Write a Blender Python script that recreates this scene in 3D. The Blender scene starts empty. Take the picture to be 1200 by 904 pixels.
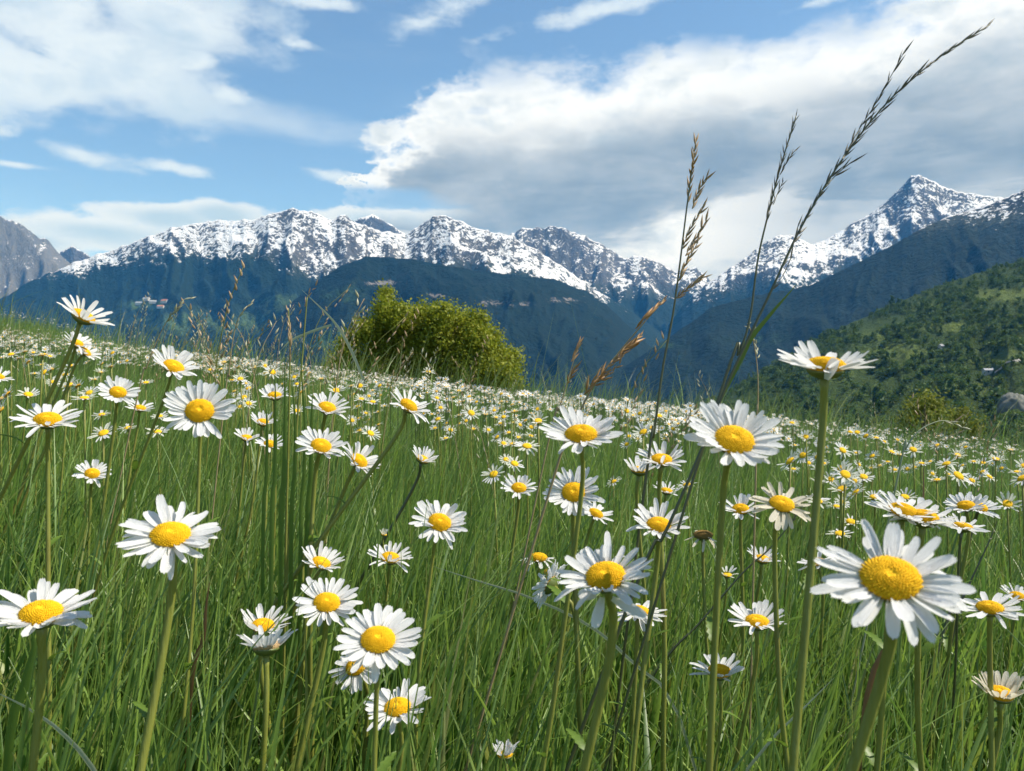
import bpy, math, random
import numpy as np
from mathutils import Vector, Matrix

random.seed(7)
RNG = np.random.default_rng(11)
sc = bpy.context.scene
COL = sc.collection
R = math.radians

# ------------------------------------------------------------------ camera
EYE, F = 0.55, 906.0                      # eye height, focal length in photo pixels (photo is 1200 wide)
cam = bpy.data.cameras.new("camera")
cam.sensor_width = 36.0
cam.lens = 36.0 * F / 1200.0
cam.clip_start, cam.clip_end = 0.01, 60000.0
cam.dof.use_dof = True
cam.dof.focus_distance = 0.9
cam.dof.aperture_fstop = 24.0
cam_o = bpy.data.objects.new("camera", cam)
COL.objects.link(cam_o)
cam_o.location = (0, 0, EYE)
cam_o.rotation_euler = (R(90), 0, 0)
sc.camera = cam_o

# ------------------------------------------------------------------ light
SUN_EL, SUN_AZ = R(55), R(92)              # azimuth clockwise from the view direction (+Y)
sun = bpy.data.lights.new("sun", 'SUN')
sun.energy, sun.angle, sun.color = 5.0, R(0.53), (1.0, 0.95, 0.87)
sun_o = bpy.data.objects.new("sun", sun)
COL.objects.link(sun_o)
sd = Vector((math.sin(SUN_AZ) * math.cos(SUN_EL), math.cos(SUN_AZ) * math.cos(SUN_EL), math.sin(SUN_EL)))
sun_o.rotation_euler = sd.to_track_quat('Z', 'Y').to_euler()
sun_o.location = (5, 5, 20)

sc.view_settings.view_transform = 'Standard'
sc.view_settings.look = 'None'
sc.view_settings.exposure = 0.56
sc.view_settings.gamma = 1.0
sc.render.engine = 'CYCLES'
sc.cycles.use_denoising = True
sc.cycles.max_bounces = 8
sc.cycles.diffuse_bounces = 3
sc.cycles.glossy_bounces = 2
sc.cycles.transmission_bounces = 4
sc.cycles.volume_bounces = 0
sc.cycles.transparent_max_bounces = 6
sc.cycles.caustics_reflective = False
sc.cycles.caustics_refractive = False


# ------------------------------------------------------------------ node helpers
class X:
    """A scalar socket of a node tree, with arithmetic."""
    def __init__(s, nt, sock): s.nt, s.k = nt, sock
    def m(s, op, *args, clamp=False):
        n = s.nt.nodes.new('ShaderNodeMath'); n.operation = op; n.use_clamp = clamp
        for i, a in enumerate((s,) + args):
            if isinstance(a, X): s.nt.links.new(a.k, n.inputs[i])
            else: n.inputs[i].default_value = a
        return X(s.nt, n.outputs[0])
    def __add__(s, o): return s.m('ADD', o)
    def __radd__(s, o): return s.m('ADD', o)
    def __sub__(s, o): return s.m('SUBTRACT', o)
    def __rsub__(s, o): return (s * -1.0) + o
    def __mul__(s, o): return s.m('MULTIPLY', o)
    def __rmul__(s, o): return s.m('MULTIPLY', o)
    def __truediv__(s, o): return s.m('DIVIDE', o)
    def max(s, o): return s.m('MAXIMUM', o)
    def min(s, o): return s.m('MINIMUM', o)
    def clamp(s): return s.m('ADD', 0.0, clamp=True)
    def ss(s, a, b):
        n = s.nt.nodes.new('ShaderNodeMapRange'); n.interpolation_type = 'SMOOTHSTEP'
        s.nt.links.new(s.k, n.inputs[0])
        n.inputs[1].default_value, n.inputs[2].default_value = a, b
        n.inputs[3].default_value, n.inputs[4].default_value = 0, 1
        return X(s.nt, n.outputs[0])


def noise(nt, vec, scale, detail=4, rough=0.55, dist=0.0, lac=2.0):
    n = nt.nodes.new('ShaderNodeTexNoise')
    n.inputs['Scale'].default_value = scale; n.inputs['Detail'].default_value = detail
    n.inputs['Roughness'].default_value = rough; n.inputs['Distortion'].default_value = dist
    n.inputs['Lacunarity'].default_value = lac
    if vec is not None: nt.links.new(vec, n.inputs['Vector'])
    return X(nt, n.outputs['Fac'])


def comb(nt, a, b, c):
    n = nt.nodes.new('ShaderNodeCombineXYZ')
    for i, v in enumerate((a, b, c)):
        if isinstance(v, X): nt.links.new(v.k, n.inputs[i])
        else: n.inputs[i].default_value = v
    return n.outputs[0]


def mixc(nt, fac, a, b):
    n = nt.nodes.new('ShaderNodeMix'); n.data_type = 'RGBA'
    for s, v in ((n.inputs[0], fac), (n.inputs[6], a), (n.inputs[7], b)):
        if isinstance(v, X): nt.links.new(v.k, s)
        elif hasattr(v, 'is_linked'): nt.links.new(v, s)
        elif isinstance(v, (int, float)): s.default_value = v
        else: s.default_value = (*v, 1.0)
    return n.outputs[2]


def attr(nt, name):
    n = nt.nodes.new('ShaderNodeAttribute'); n.attribute_name = name
    sp = nt.nodes.new('ShaderNodeSeparateColor')
    nt.links.new(n.outputs['Color'], sp.inputs[0])
    return [X(nt, sp.outputs[i]) for i in range(3)]


def curve01(nt, x, pts):
    """Float curve through pts (x in 0..1, y in 0..1)."""
    n = nt.nodes.new('ShaderNodeFloatCurve')
    cv = n.mapping.curves[0]
    pts = sorted(pts)
    cv.points[0].location = pts[0]; cv.points[1].location = pts[-1]
    for p in pts[1:-1]: cv.points.new(*p)
    for p in cv.points: p.handle_type = 'AUTO_CLAMPED'
    n.mapping.update()
    nt.links.new(x.k, n.inputs['Value'])
    return X(nt, n.outputs[0])


# ------------------------------------------------------------------ sky and clouds (world, by direction)
def azel(px, py):
    dx, dz = (px - 600) / F, (452 - py) / F
    return math.degrees(math.atan(dx)), math.degrees(math.atan(dz / math.hypot(1, dx)))


def build_world():
    w = bpy.data.worlds.new("World"); sc.world = w; w.use_nodes = True
    nt = w.node_tree; nt.nodes.clear()
    out = nt.nodes.new('ShaderNodeOutputWorld')
    sky = nt.nodes.new('ShaderNodeTexSky'); sky.sky_type = 'NISHITA'; sky.sun_disc = False
    sky.sun_elevation, sky.sun_rotation = SUN_EL, SUN_AZ
    sky.altitude = 900; sky.air_density = 1.0; sky.dust_density = 0.6; sky.ozone_density = 1.6
    tc = nt.nodes.new('ShaderNodeTexCoord')
    sep = nt.nodes.new('ShaderNodeSeparateXYZ'); nt.links.new(tc.outputs['Generated'], sep.inputs[0])
    dx, dy, dz = (X(nt, sep.outputs[i]) for i in range(3))
    az = dx.m('ARCTAN2', dy) * (180 / math.pi)
    el = dz.m('ARCSINE') * (180 / math.pi)
    v1 = comb(nt, dx, dy, dz * 1.9)
    n_big = noise(nt, v1, 3.2, 5, 0.52) - 0.5
    n_mid = noise(nt, v1, 9.0, 6, 0.56, 0.25) - 0.5
    n_puff = noise(nt, v1, 17.0, 5, 0.6, 0.1) - 0.5
    v2 = comb(nt, dx, dy, dz * 4.5)
    n_str = noise(nt, v2, 5.0, 6, 0.58, 0.3) - 0.5
    # the bank of cloud that fills the right half: its upper edge as elevation by azimuth
    top = [(-90, -12), (-40, -12), (-14, -6)]
    for px, py in [(330, 330), (425, 205), (450, 170), (475, 138), (500, 112), (522, 94), (560, 84), (620, 84), (700, 72), (765, 64), (800, 50), (860, 55),
                   (905, 46), (950, 34), (1000, 32), (1045, 14), (1100, -25), (1200, -70)]:
        top.append(azel(px, py))
    top += [(45, 34), (62, 30), (76, 12), (90, -12)]
    azw = az + n_mid * 13.0 + n_puff * 9.0 + n_big * 6.0
    f = ((azw + 90.0) / 180.0).clamp()
    et = curve01(nt, f, [((a + 90) / 180, (e + 20) / 60) for a, e in top]) * 60.0 - 20.0
    depth = et - el
    bank = (depth + n_mid * 4.0 + n_puff * 4.2 + n_big * 2.5).ss(-1.1, 1.9)

    def blob(px, py, rx, ry, rot=0.0):
        a0, e0 = azel(px, py)
        k = 57.3 / F
        c, s = math.cos(R(rot)), math.sin(R(rot))
        da, de = az - a0, el - e0
        p = (da * c + de * s) / (rx * k)
        q = (de * c - da * s) / (ry * k)
        return 1.0 - (p * p + q * q).m('SQRT')

    gap = (blob(462, 240, 100, 22, -3) + n_str * 1.2 + n_mid * 0.8).ss(-0.1, 0.5).max((blob(560, 130, 18, 6) + n_mid).ss(0.1, 0.7) * 0.3)
    bank = bank * (1.0 - gap * 0.85)
    # soft clouds at the left
    soft = None
    for b in [(20, 85, 150, 62), (110, 60, 180, 70, -8), (205, 18, 140, 46, -5), (225, 72, 40, 18, 10), (60, 5, 100, 40)]:
        v = blob(*b); soft = v if soft is None else soft.max(v)
    soft = (soft + n_mid * 1.5 + n_big * 0.9 + n_puff * 0.9 + n_str * 0.6 - 0.05).ss(-0.05, 0.65)
    wisp = None
    for b in [(268, 110, 32, 17, -15), (508, 22, 86, 20, 22), (345, 52, 34, 9), (375, 4, 46, 9), (85, 178, 66, 12, -8), (5, 155, 30, 14), (210, 198, 62, 8, -4),
              (375, 202, 100, 10, -9), (10, 192, 40, 5), (700, 12, 120, 14, 8), (950, 5, 80, 10, 10)]:
        v = blob(*b); wisp = v if wisp is None else wisp.max(v)
    wisp_m = (wisp + n_str * 1.6 + n_mid * 2.4 + n_puff * 1.8 - 0.02).ss(0.0, 1.0) * 0.88
    arm = (blob(310, 138, 230, 28, -7) + n_str * 1.8 + n_mid * 1.4).ss(0.05, 1.1) * 0.45
    wisp_m = wisp_m.max(arm)
    low = None
    for b in [(120, 272, 120, 22), (190, 256, 90, 20), (265, 252, 62, 20), (20, 282, 90, 18), (330, 262, 60, 14), (440, 258, 90, 15), (540, 262, 70, 18)]:
        v = blob(*b); low = v if low is None else low.max(v)
    low_m = (low + n_puff * 1.1 + n_mid * 1.1).ss(0.0, 0.34) * 0.92
    # elsewhere in the sky (above and behind the camera) the same broken cloud goes on
    away = ((az.m('ABSOLUTE') - 42.0) / 14.0).clamp().max(((el - 30.0) / 8.0).clamp())
    broken = (n_big * 2.4 + n_mid * 1.2).ss(0.05, 0.6) * away * 0.8
    thin = ((n_str * 1.3 + n_big * 1.4).ss(-0.1, 0.9)) * 0.16
    # colours
    grey = (el + n_str * 7.0 + n_big * 9.0).ss(10.2, 12.8) * (1.0 - (el + n_str * 4.0 + n_mid * 5.0 + n_big * 9.0).ss(16.2, 20.2))
    grey_r = (az - 9.0).ss(0.0, 16.0) * (1.0 - (el + n_mid * 7.0 + n_big * 12.0).ss(17.5, 24.0))
    grey = grey.max(grey_r * 0.85) * depth.ss(1.0, 5.0) * (0.86 + n_str * 0.9 + n_mid * 0.6)
    grey = grey.clamp()
    tex = (n_mid * 2.8 + n_puff * 2.4 + n_str * 1.6).clamp()
    white = mixc(nt, tex, (0.70, 0.735, 0.755), (0.37, 0.45, 0.52))
    bank_c = mixc(nt, grey, white, (0.180, 0.238, 0.298))
    soft_c = mixc(nt, (n_mid * 2.2 + n_puff * 1.6 + n_str * 0.9 + 0.14).clamp(), (0.60, 0.67, 0.71), (0.33, 0.45, 0.57))
    hz = (1.0 - el / 12.0).clamp()
    bg_sky = nt.nodes.new('ShaderNodeVectorMath'); bg_sky.operation = 'MULTIPLY'
    nt.links.new(sky.outputs[0], bg_sky.inputs[0]); bg_sky.inputs[1].default_value = (SKY * 0.90, SKY * 1.02, SKY * 1.02)
    c = bg_sky.outputs[0]
    c = mixc(nt, thin, c, (0.5, 0.6, 0.68))
    c = mixc(nt, broken, c, (0.50, 0.55, 0.60))
    c = mixc(nt, wisp_m, c, (0.54, 0.62, 0.68))
    c = mixc(nt, soft * 0.86, c, soft_c)
    c = mixc(nt, low_m, c, mixc(nt, (low * 1.1 + n_mid * 1.2).ss(0.2, 1.0), (0.58, 0.64, 0.68), (0.36, 0.47, 0.56)))
    c = mixc(nt, bank, c, bank_c)
    bg = nt.nodes.new('ShaderNodeBackground'); bg.inputs[1].default_value = 1.0
    nt.links.new(c, bg.inputs[0]); nt.links.new(bg.outputs[0], out.inputs[0])
    w.cycles.sampling_method = 'MANUAL'; w.cycles.sample_map_resolution = 512


SKY = 0.118
build_world()


# ------------------------------------------------------------------ numpy noise
def _h(ix, iy, seed):
    with np.errstate(over='ignore'):
        h = (ix.astype(np.int64) * 374761393 + iy.astype(np.int64) * 668265263 + seed * 974634777) & 0xffffffff
        h = ((h ^ (h >> 13)) * 1274126177) & 0xffffffff
        h = h ^ (h >> 16)
    return h


def perlin(x, y, seed=0):
    x = np.asarray(x, float); y = np.asarray(y, float)
    ix, iy = np.floor(x), np.floor(y)
    fx, fy = x - ix, y - iy
    u, v = fx * fx * fx * (fx * (fx * 6 - 15) + 10), fy * fy * fy * (fy * (fy * 6 - 15) + 10)
    def g(a, b):
        t = _h(ix + a, iy + b, seed) / 4294967296.0 * 2 * np.pi
        return np.cos(t) * (fx - a) + np.sin(t) * (fy - b)
    n0 = g(0, 0) * (1 - u) + g(1, 0) * u
    n1 = g(0, 1) * (1 - u) + g(1, 1) * u
    return (n0 * (1 - v) + n1 * v) * 1.41


def fbm(x, y, o=5, seed=0, gain=0.5):
    s, a = 0, 1.0
    for i in range(o):
        s = s + a * perlin(x * 2 ** i, y * 2 ** i, seed + i * 17); a *= gain
    return s


def ridged(x, y, o=5, seed=0, gain=0.5):
    s, a, w = 0, 1.0, 1.0
    for i in range(o):
        n = 1 - np.abs(perlin(x * 2 ** i, y * 2 ** i, seed + i * 31)); n = n * n
        s = s + a * n * w; w = np.clip(n * 1.4, 0, 1); a *= gain
    return s


def sstep(a, b, x):
    t = np.clip((x - a) / (b - a), 0, 1); return t * t * (3 - 2 * t)


# ------------------------------------------------------------------ object helpers
def tag(o, label=None, cat=None, group=None, kind=None):
    for k, v in (('label', label), ('category', cat), ('group', group), ('kind', kind)):
        if v: o[k] = v
    return o


def mesh_np(name, verts, faces, mat=None, smooth=False, attrs=None):
    """verts (n,3); faces (m,3) or (m,4); attrs name -> (n,3) stored as a point colour."""
    me = bpy.data.meshes.new(name)
    verts = np.asarray(verts, np.float32); faces = np.asarray(faces, np.int32)
    me.vertices.add(len(verts)); me.vertices.foreach_set('co', verts.ravel())
    k = faces.shape[1]
    me.loops.add(faces.size); me.loops.foreach_set('vertex_index', faces.ravel())
    me.polygons.add(len(faces))
    me.polygons.foreach_set('loop_start', np.arange(0, faces.size, k, dtype=np.int32))
    me.polygons.foreach_set('loop_total', np.full(len(faces), k, np.int32))
    if smooth: me.polygons.foreach_set('use_smooth', np.ones(len(faces), bool))
    me.update(calc_edges=True)
    for an, d in (attrs or {}).items():
        a = me.attributes.new(an, 'FLOAT_COLOR', 'POINT')
        d = np.asarray(d, np.float32)
        a.data.foreach_set('color', np.hstack([d, np.ones((len(d), 1), np.float32)]).ravel())
    if mat: me.materials.append(mat)
    return me


def mesh_py(name, verts, faces, mat=None, smooth=True):
    me = bpy.data.meshes.new(name); me.from_pydata([tuple(v) for v in verts], [], faces); me.update()
    if smooth: me.polygons.foreach_set('use_smooth', [True] * len(faces))
    if mat: me.materials.append(mat)
    return me


def obj(name, me, parent=None, mat=None):
    o = bpy.data.objects.new(name, me); COL.objects.link(o)
    if parent: o.parent = parent
    if mat is not None: o.matrix_basis = mat
    return o


def empty(name, loc):
    o = bpy.data.objects.new(name, None); COL.objects.link(o); o.location = loc; o.empty_display_size = 0.02
    return o


def P(px, py, Y):
    """The point at depth Y that lies where the photo shows (px, py)."""
    return Vector(((px - 600) / F * Y, Y, EYE - (py - 452) / F * Y))


def tube(pts, radii, sides=6):
    """verts, quads of a tube along pts."""
    pts = [Vector(p) for p in pts]; n = len(pts); vs, fs = [], []
    nrm = None
    for i, p in enumerate(pts):
        t = (pts[min(i + 1, n - 1)] - pts[max(i - 1, 0)]).normalized()
        if nrm is None: nrm = t.orthogonal().normalized()
        nrm = (nrm - t * nrm.dot(t)).normalized(); b = t.cross(nrm)
        for k in range(sides):
            a = 2 * math.pi * k / sides
            vs.append(p + (nrm * math.cos(a) + b * math.sin(a)) * radii[i])
    for i in range(n - 1):
        for k in range(sides):
            k2 = (k + 1) % sides
            fs.append((i * sides + k, i * sides + k2, (i + 1) * sides + k2, (i + 1) * sides + k))
    fs.append(tuple(range(sides))[::-1]); fs.append(tuple((n - 1) * sides + k for k in range(sides)))
    return vs, fs


def spline(ctrl, n):
    """Catmull-Rom through ctrl, n points."""
    c = [Vector(p) for p in ctrl]; c = [c[0] * 2 - c[1]] + c + [c[-1] * 2 - c[-2]]
    out = []
    for i in range(n):
        s = i / (n - 1) * (len(c) - 3); k = min(int(s), len(c) - 4); t = s - k
        p0, p1, p2, p3 = c[k:k + 4]
        out.append(0.5 * (2 * p1 + (p2 - p0) * t + (2 * p0 - 5 * p1 + 4 * p2 - p3) * t * t + (3 * p1 - p0 - 3 * p2 + p3) * t ** 3))
    return out


# ------------------------------------------------------------------ materials
def new_mat(name):
    m = bpy.data.materials.new(name); m.use_nodes = True; nt = m.node_tree; nt.nodes.clear()
    return m, nt, nt.nodes.new('ShaderNodeOutputMaterial')


def link_c(nt, s, v):
    if hasattr(v, 'is_linked'): nt.links.new(v, s)
    else: s.default_value = (*v, 1.0)


def leafy(nt, out, c_dif, c_tra, trans=0.35, gloss=0.06, rough=0.4, bump=None):
    d = nt.nodes.new('ShaderNodeBsdfDiffuse'); t = nt.nodes.new('ShaderNodeBsdfTranslucent'); g = nt.nodes.new('ShaderNodeBsdfGlossy')
    link_c(nt, d.inputs[0], c_dif); link_c(nt, t.inputs[0], c_tra); g.inputs[1].default_value = rough
    g.inputs[0].default_value = (1, 1, 1, 1)
    if bump is not None:
        for n in (d, g): nt.links.new(bump, n.inputs['Normal'])
    m1 = nt.nodes.new('ShaderNodeMixShader'); m1.inputs[0].default_value = trans
    nt.links.new(d.outputs[0], m1.inputs[1]); nt.links.new(t.outputs[0], m1.inputs[2])
    m2 = nt.nodes.new('ShaderNodeMixShader'); m2.inputs[0].default_value = gloss
    nt.links.new(m1.outputs[0], m2.inputs[1]); nt.links.new(g.outputs[0], m2.inputs[2])
    nt.links.new(m2.outputs[0], out.inputs[0])


def bumped(nt, h, strength, dist):
    b = nt.nodes.new('ShaderNodeBump'); b.inputs['Strength'].default_value = strength; b.inputs['Distance'].default_value = dist
    nt.links.new(h.k, b.inputs['Height']); return b.outputs[0]


def objco(nt):
    return nt.nodes.new('ShaderNodeTexCoord').outputs['Object']


def objrand(nt):
    return X(nt, nt.nodes.new('ShaderNodeObjectInfo').outputs['Random'])


M = {}
def mat_grass():
    m, nt, out = new_mat('grass_blades')
    r, h, k = attr(nt, 'blade')
    c = mixc(nt, r, (0.062, 0.160, 0.016), (0.300, 0.450, 0.060))
    c = mixc(nt, (r * 7.3).m('FRACT') * 0.45, c, (0.075, 0.175, 0.050))
    c = mixc(nt, (r * 13.7).m('FRACT').ss(0.8, 1.0) * 0.6, c, (0.27, 0.25, 0.05))
    c = mixc(nt, h.ss(0.55, 1.0) * 0.25, c, (0.24, 0.26, 0.07))
    c = mixc(nt, k * 0.7, c, (0.27, 0.245, 0.10))
    leafy(nt, out, c, c, 0.48, 0.045, 0.5)
    return m
M['grass'] = mat_grass()


def mat_stem(name, a, b):
    m, nt, out = new_mat(name)
    co = objco(nt)
    sep = nt.nodes.new('ShaderNodeSeparateXYZ'); nt.links.new(co, sep.inputs[0])
    x, y, z = (X(nt, sep.outputs[i]) for i in range(3))
    n = noise(nt, co, 55.0, 4)
    rib = noise(nt, comb(nt, x * 900.0, y * 900.0, z * 22.0), 1.0, 2)
    c = mixc(nt, (n * 1.6 - 0.3).clamp(), a, b)
    c = mixc(nt, (rib * 1.8 - 0.5).clamp() * 0.55, c, (0.28, 0.31, 0.10))
    c = mixc(nt, (noise(nt, co, 9.0, 2) * 2.6 - 1.35).clamp() * 0.7, c, (0.17, 0.10, 0.035))
    leafy(nt, out, c, c, 0.12, 0.035, 0.45, bumped(nt, rib, 0.6, 0.0006))
    return m


def mat_plain_leaf(name, a, b, trans=0.35, gloss=0.06, scale=30.0, rough=0.4):
    m, nt, out = new_mat(name)
    n = noise(nt, objco(nt), scale, 4)
    c = mixc(nt, (n * 1.6 - 0.3).clamp(), a, b)
    leafy(nt, out, c, c, trans, gloss, rough)
    return m


def mat_petal(name, base, tint):
    m, nt, out = new_mat(name)
    tc = nt.nodes.new('ShaderNodeTexCoord')
    sep = nt.nodes.new('ShaderNodeSeparateXYZ'); nt.links.new(tc.outputs['Object'], sep.inputs[0])
    x, y = X(nt, sep.outputs[0]), X(nt, sep.outputs[1])
    vein = noise(nt, comb(nt, x * 2.0, y * 60.0, 0.0), 2.2, 3)
    c = mixc(nt, (vein * 1.3 - 0.25).clamp(), base, tint)
    c = mixc(nt, objrand(nt) * 0.25, c, tint)
    c = mixc(nt, (0.52 - x).ss(0.0, 0.2) * 0.45, c, (0.62, 0.66, 0.38))
    leafy(nt, out, c, c, 0.38, 0.03, 0.5, bumped(nt, vein, 0.45, 0.04))
    return m


M['petal'] = mat_petal('white_petal', (0.88, 0.88, 0.865), (0.82, 0.825, 0.82))
M['petal_cream'] = mat_petal('cream_petal', (0.84, 0.79, 0.66), (0.76, 0.69, 0.53))


def mat_disc(name, a, b, dark):
    m, nt, out = new_mat(name)
    co = objco(nt)
    n = noise(nt, co, 34.0, 3, 0.6)
    c = mixc(nt, (n * 2.0 - 0.6).clamp(), a, b)
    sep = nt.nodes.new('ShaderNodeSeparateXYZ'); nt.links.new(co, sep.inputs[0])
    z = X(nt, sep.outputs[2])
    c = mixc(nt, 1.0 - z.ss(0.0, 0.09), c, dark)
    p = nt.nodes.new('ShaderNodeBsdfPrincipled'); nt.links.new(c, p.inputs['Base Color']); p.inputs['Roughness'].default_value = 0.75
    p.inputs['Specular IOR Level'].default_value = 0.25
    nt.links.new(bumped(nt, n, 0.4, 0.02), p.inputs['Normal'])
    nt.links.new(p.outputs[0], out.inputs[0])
    return m


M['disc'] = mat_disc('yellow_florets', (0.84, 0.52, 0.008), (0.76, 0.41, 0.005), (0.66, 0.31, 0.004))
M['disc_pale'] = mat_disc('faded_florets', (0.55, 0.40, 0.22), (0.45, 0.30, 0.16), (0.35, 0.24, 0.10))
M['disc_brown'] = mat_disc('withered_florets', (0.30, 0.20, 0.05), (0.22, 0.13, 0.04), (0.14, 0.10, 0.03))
M['stem'] = mat_stem('daisy_stem', (0.150, 0.170, 0.018), (0.240, 0.250, 0.035))
M['stem_dark'] = mat_plain_leaf('dark_stem', (0.045, 0.055, 0.02), (0.085, 0.09, 0.03), 0.05, 0.06, 60)
M['calyx'] = mat_plain_leaf('calyx_green', (0.10, 0.15, 0.03), (0.15, 0.17, 0.05), 0.1, 0.05, 40)
M['stalk_tan'] = mat_plain_leaf('dry_stalk', (0.30, 0.21, 0.10), (0.42, 0.33, 0.18), 0.15, 0.04, 50)
M['spike_tan'] = mat_plain_leaf('tan_spikelet', (0.42, 0.27, 0.13), (0.56, 0.42, 0.25), 0.35, 0.04, 90)
M['spike_orange'] = mat_plain_leaf('rusty_spikelet', (0.34, 0.15, 0.035), (0.52, 0.33, 0.13), 0.35, 0.04, 90)
M['spike_dark'] = mat_plain_leaf('purple_green_spikelet', (0.045, 0.040, 0.030), (0.12, 0.11, 0.055), 0.2, 0.05, 90)
M['spike_pale'] = mat_plain_leaf('pale_spikelet', (0.40, 0.42, 0.26), (0.52, 0.48, 0.34), 0.35, 0.04, 90)
M['blade_green'] = mat_plain_leaf('broad_blade', (0.08, 0.16, 0.02), (0.16, 0.24, 0.03), 0.4, 0.025, 20, 0.45)
M['blade_pale'] = mat_plain_leaf('pale_blade', (0.30, 0.36, 0.20), (0.45, 0.47, 0.33), 0.35, 0.03, 20, 0.45)
M['blade_red'] = mat_plain_leaf('rusty_blade', (0.14, 0.055, 0.02), (0.22, 0.12, 0.04), 0.3, 0.06, 20, 0.4)


def mat_crown(name, a, b, d, trans=0.3):
    m, nt, out = new_mat(name)
    r, g, _ = attr(nt, 'blade')
    c = mixc(nt, r, a, b)
    c = mixc(nt, g, c, d)
    leafy(nt, out, c, c, trans, 0.015, 0.6)
    return m


M['bush'] = mat_crown('bush_leaves', (0.130, 0.175, 0.014), (0.290, 0.330, 0.022), (0.33, 0.33, 0.03), 0.45)
M['bush_far'] = mat_crown('low_bush_leaves', (0.08, 0.12, 0.016), (0.20, 0.23, 0.03), (0.25, 0.25, 0.04), 0.42)
M['wood_far'] = mat_crown('hillside_trees', (0.046, 0.092, 0.020), (0.100, 0.160, 0.028), (0.12, 0.165, 0.03), 0.35)


def mat_bark():
    m, nt, out = new_mat('bark')
    n = noise(nt, objco(nt), 12, 5)
    c = mixc(nt, n, (0.07, 0.05, 0.035), (0.17, 0.13, 0.09))
    p = nt.nodes.new('ShaderNodeBsdfPrincipled'); nt.links.new(c, p.inputs[0]); p.inputs['Roughness'].default_value = 0.9
    nt.links.new(bumped(nt, n, 0.6, 0.02), p.inputs['Normal']); nt.links.new(p.outputs[0], out.inputs[0])
    return m
M['bark'] = mat_bark()


def mat_simple(name, a, b, scale, rough=0.85):
    m, nt, out = new_mat(name)
    n = noise(nt, objco(nt), scale, 5)
    c = mixc(nt, n, a, b)
    p = nt.nodes.new('ShaderNodeBsdfPrincipled'); nt.links.new(c, p.inputs[0]); p.inputs['Roughness'].default_value = rough
    nt.links.new(bumped(nt, n, 0.4, 0.3 / scale), p.inputs['Normal']); nt.links.new(p.outputs[0], out.inputs[0])
    return m


M['plaster'] = mat_simple('house_plaster', (0.42, 0.40, 0.36), (0.55, 0.53, 0.48), 0.6)
M['roof_red'] = mat_simple('clay_roof', (0.30, 0.11, 0.06), (0.40, 0.17, 0.09), 1.5)
M['roof_grey'] = mat_simple('slate_roof', (0.22, 0.23, 0.25), (0.34, 0.35, 0.37), 1.5)
M['window'] = mat_simple('dark_window', (0.03, 0.035, 0.04), (0.05, 0.06, 0.07), 2.0, 0.15)
M['rock'] = mat_simple('grey_rock', (0.05, 0.06, 0.045), (0.20, 0.20, 0.17), 0.45)
M['gravel'] = mat_simple('gravel_track', (0.26, 0.25, 0.22), (0.38, 0.36, 0.32), 0.5)
M['earth'] = mat_simple('meadow_floor', (0.030, 0.042, 0.010), (0.085, 0.105, 0.025), 2.5)


# ------------------------------------------------------------------ the meadow ground
EDGE = 26.0
def gz(x, y):
    x = np.asarray(x, float); y = np.asarray(y, float)
    z = -0.11 * x - 0.003 * y
    z = z + 0.025 * perlin(x * 0.9 + 3, y * 0.9, 5) * sstep(0.6, 2.5, y) + 0.12 * perlin(x * 0.13, y * 0.13, 9) * sstep(5, 14, y)
    z = z + 0.75 * np.exp(-((x + 15.3) / 2.6) ** 2 - ((y - 23) / 4.0) ** 2)
    e = np.maximum(0, y - EDGE - 1.5 * perlin(x * 0.15, 0 * x, 3))
    z = z - np.where(e < 9, 0.03 * e * e, 0.03 * 81 + 0.54 * (e - 9))
    e2 = np.maximum(0, np.abs(x) - 30); z = z - 0.012 * e2 * e2 * (x > 0)
    return z


def build_ground():
    xs = np.concatenate([np.linspace(-70, -8, 50)[:-1], np.linspace(-8, 8, 90)[:-1], np.linspace(8, 70, 50)])
    ys = np.concatenate([np.linspace(-25, 0, 16)[:-1], np.linspace(0, 8, 60)[:-1], np.linspace(8, 45, 80)[:-1], np.linspace(45, 420, 40)])
    Xg, Yg = np.meshgrid(xs, ys)
    fan = 1 + np.maximum(0, Yg - 40) / 40.0
    Xg = Xg * fan
    Z = gz(Xg / fan, Yg) + 0.5 * perlin(Xg * 0.03, Yg * 0.03, 4) * sstep(40, 90, Yg) * 6
    n, k = len(ys), len(xs)
    i = np.arange(n * k).reshape(n, k)
    f = np.stack([i[:-1, :-1], i[:-1, 1:], i[1:, 1:], i[1:, :-1]], -1).reshape(-1, 4)
    o = obj('meadow', mesh_np('meadow', np.stack([Xg, Yg, Z], -1).reshape(-1, 3), f, M['earth'], True))
    tag(o, 'sloping meadow ground under the grass and daisies', 'meadow', kind='structure')
    vf = mesh_np('valley_floor', [(-11900, -1900, -331), (11900, -1900, -331), (11900, 9500, -331), (-11900, 9500, -331)], [(0, 1, 2, 3)], M['earth'])
    tag(obj('valley_floor', vf), 'dark valley floor far below the mountains', 'valley', kind='structure')
build_ground()


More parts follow.
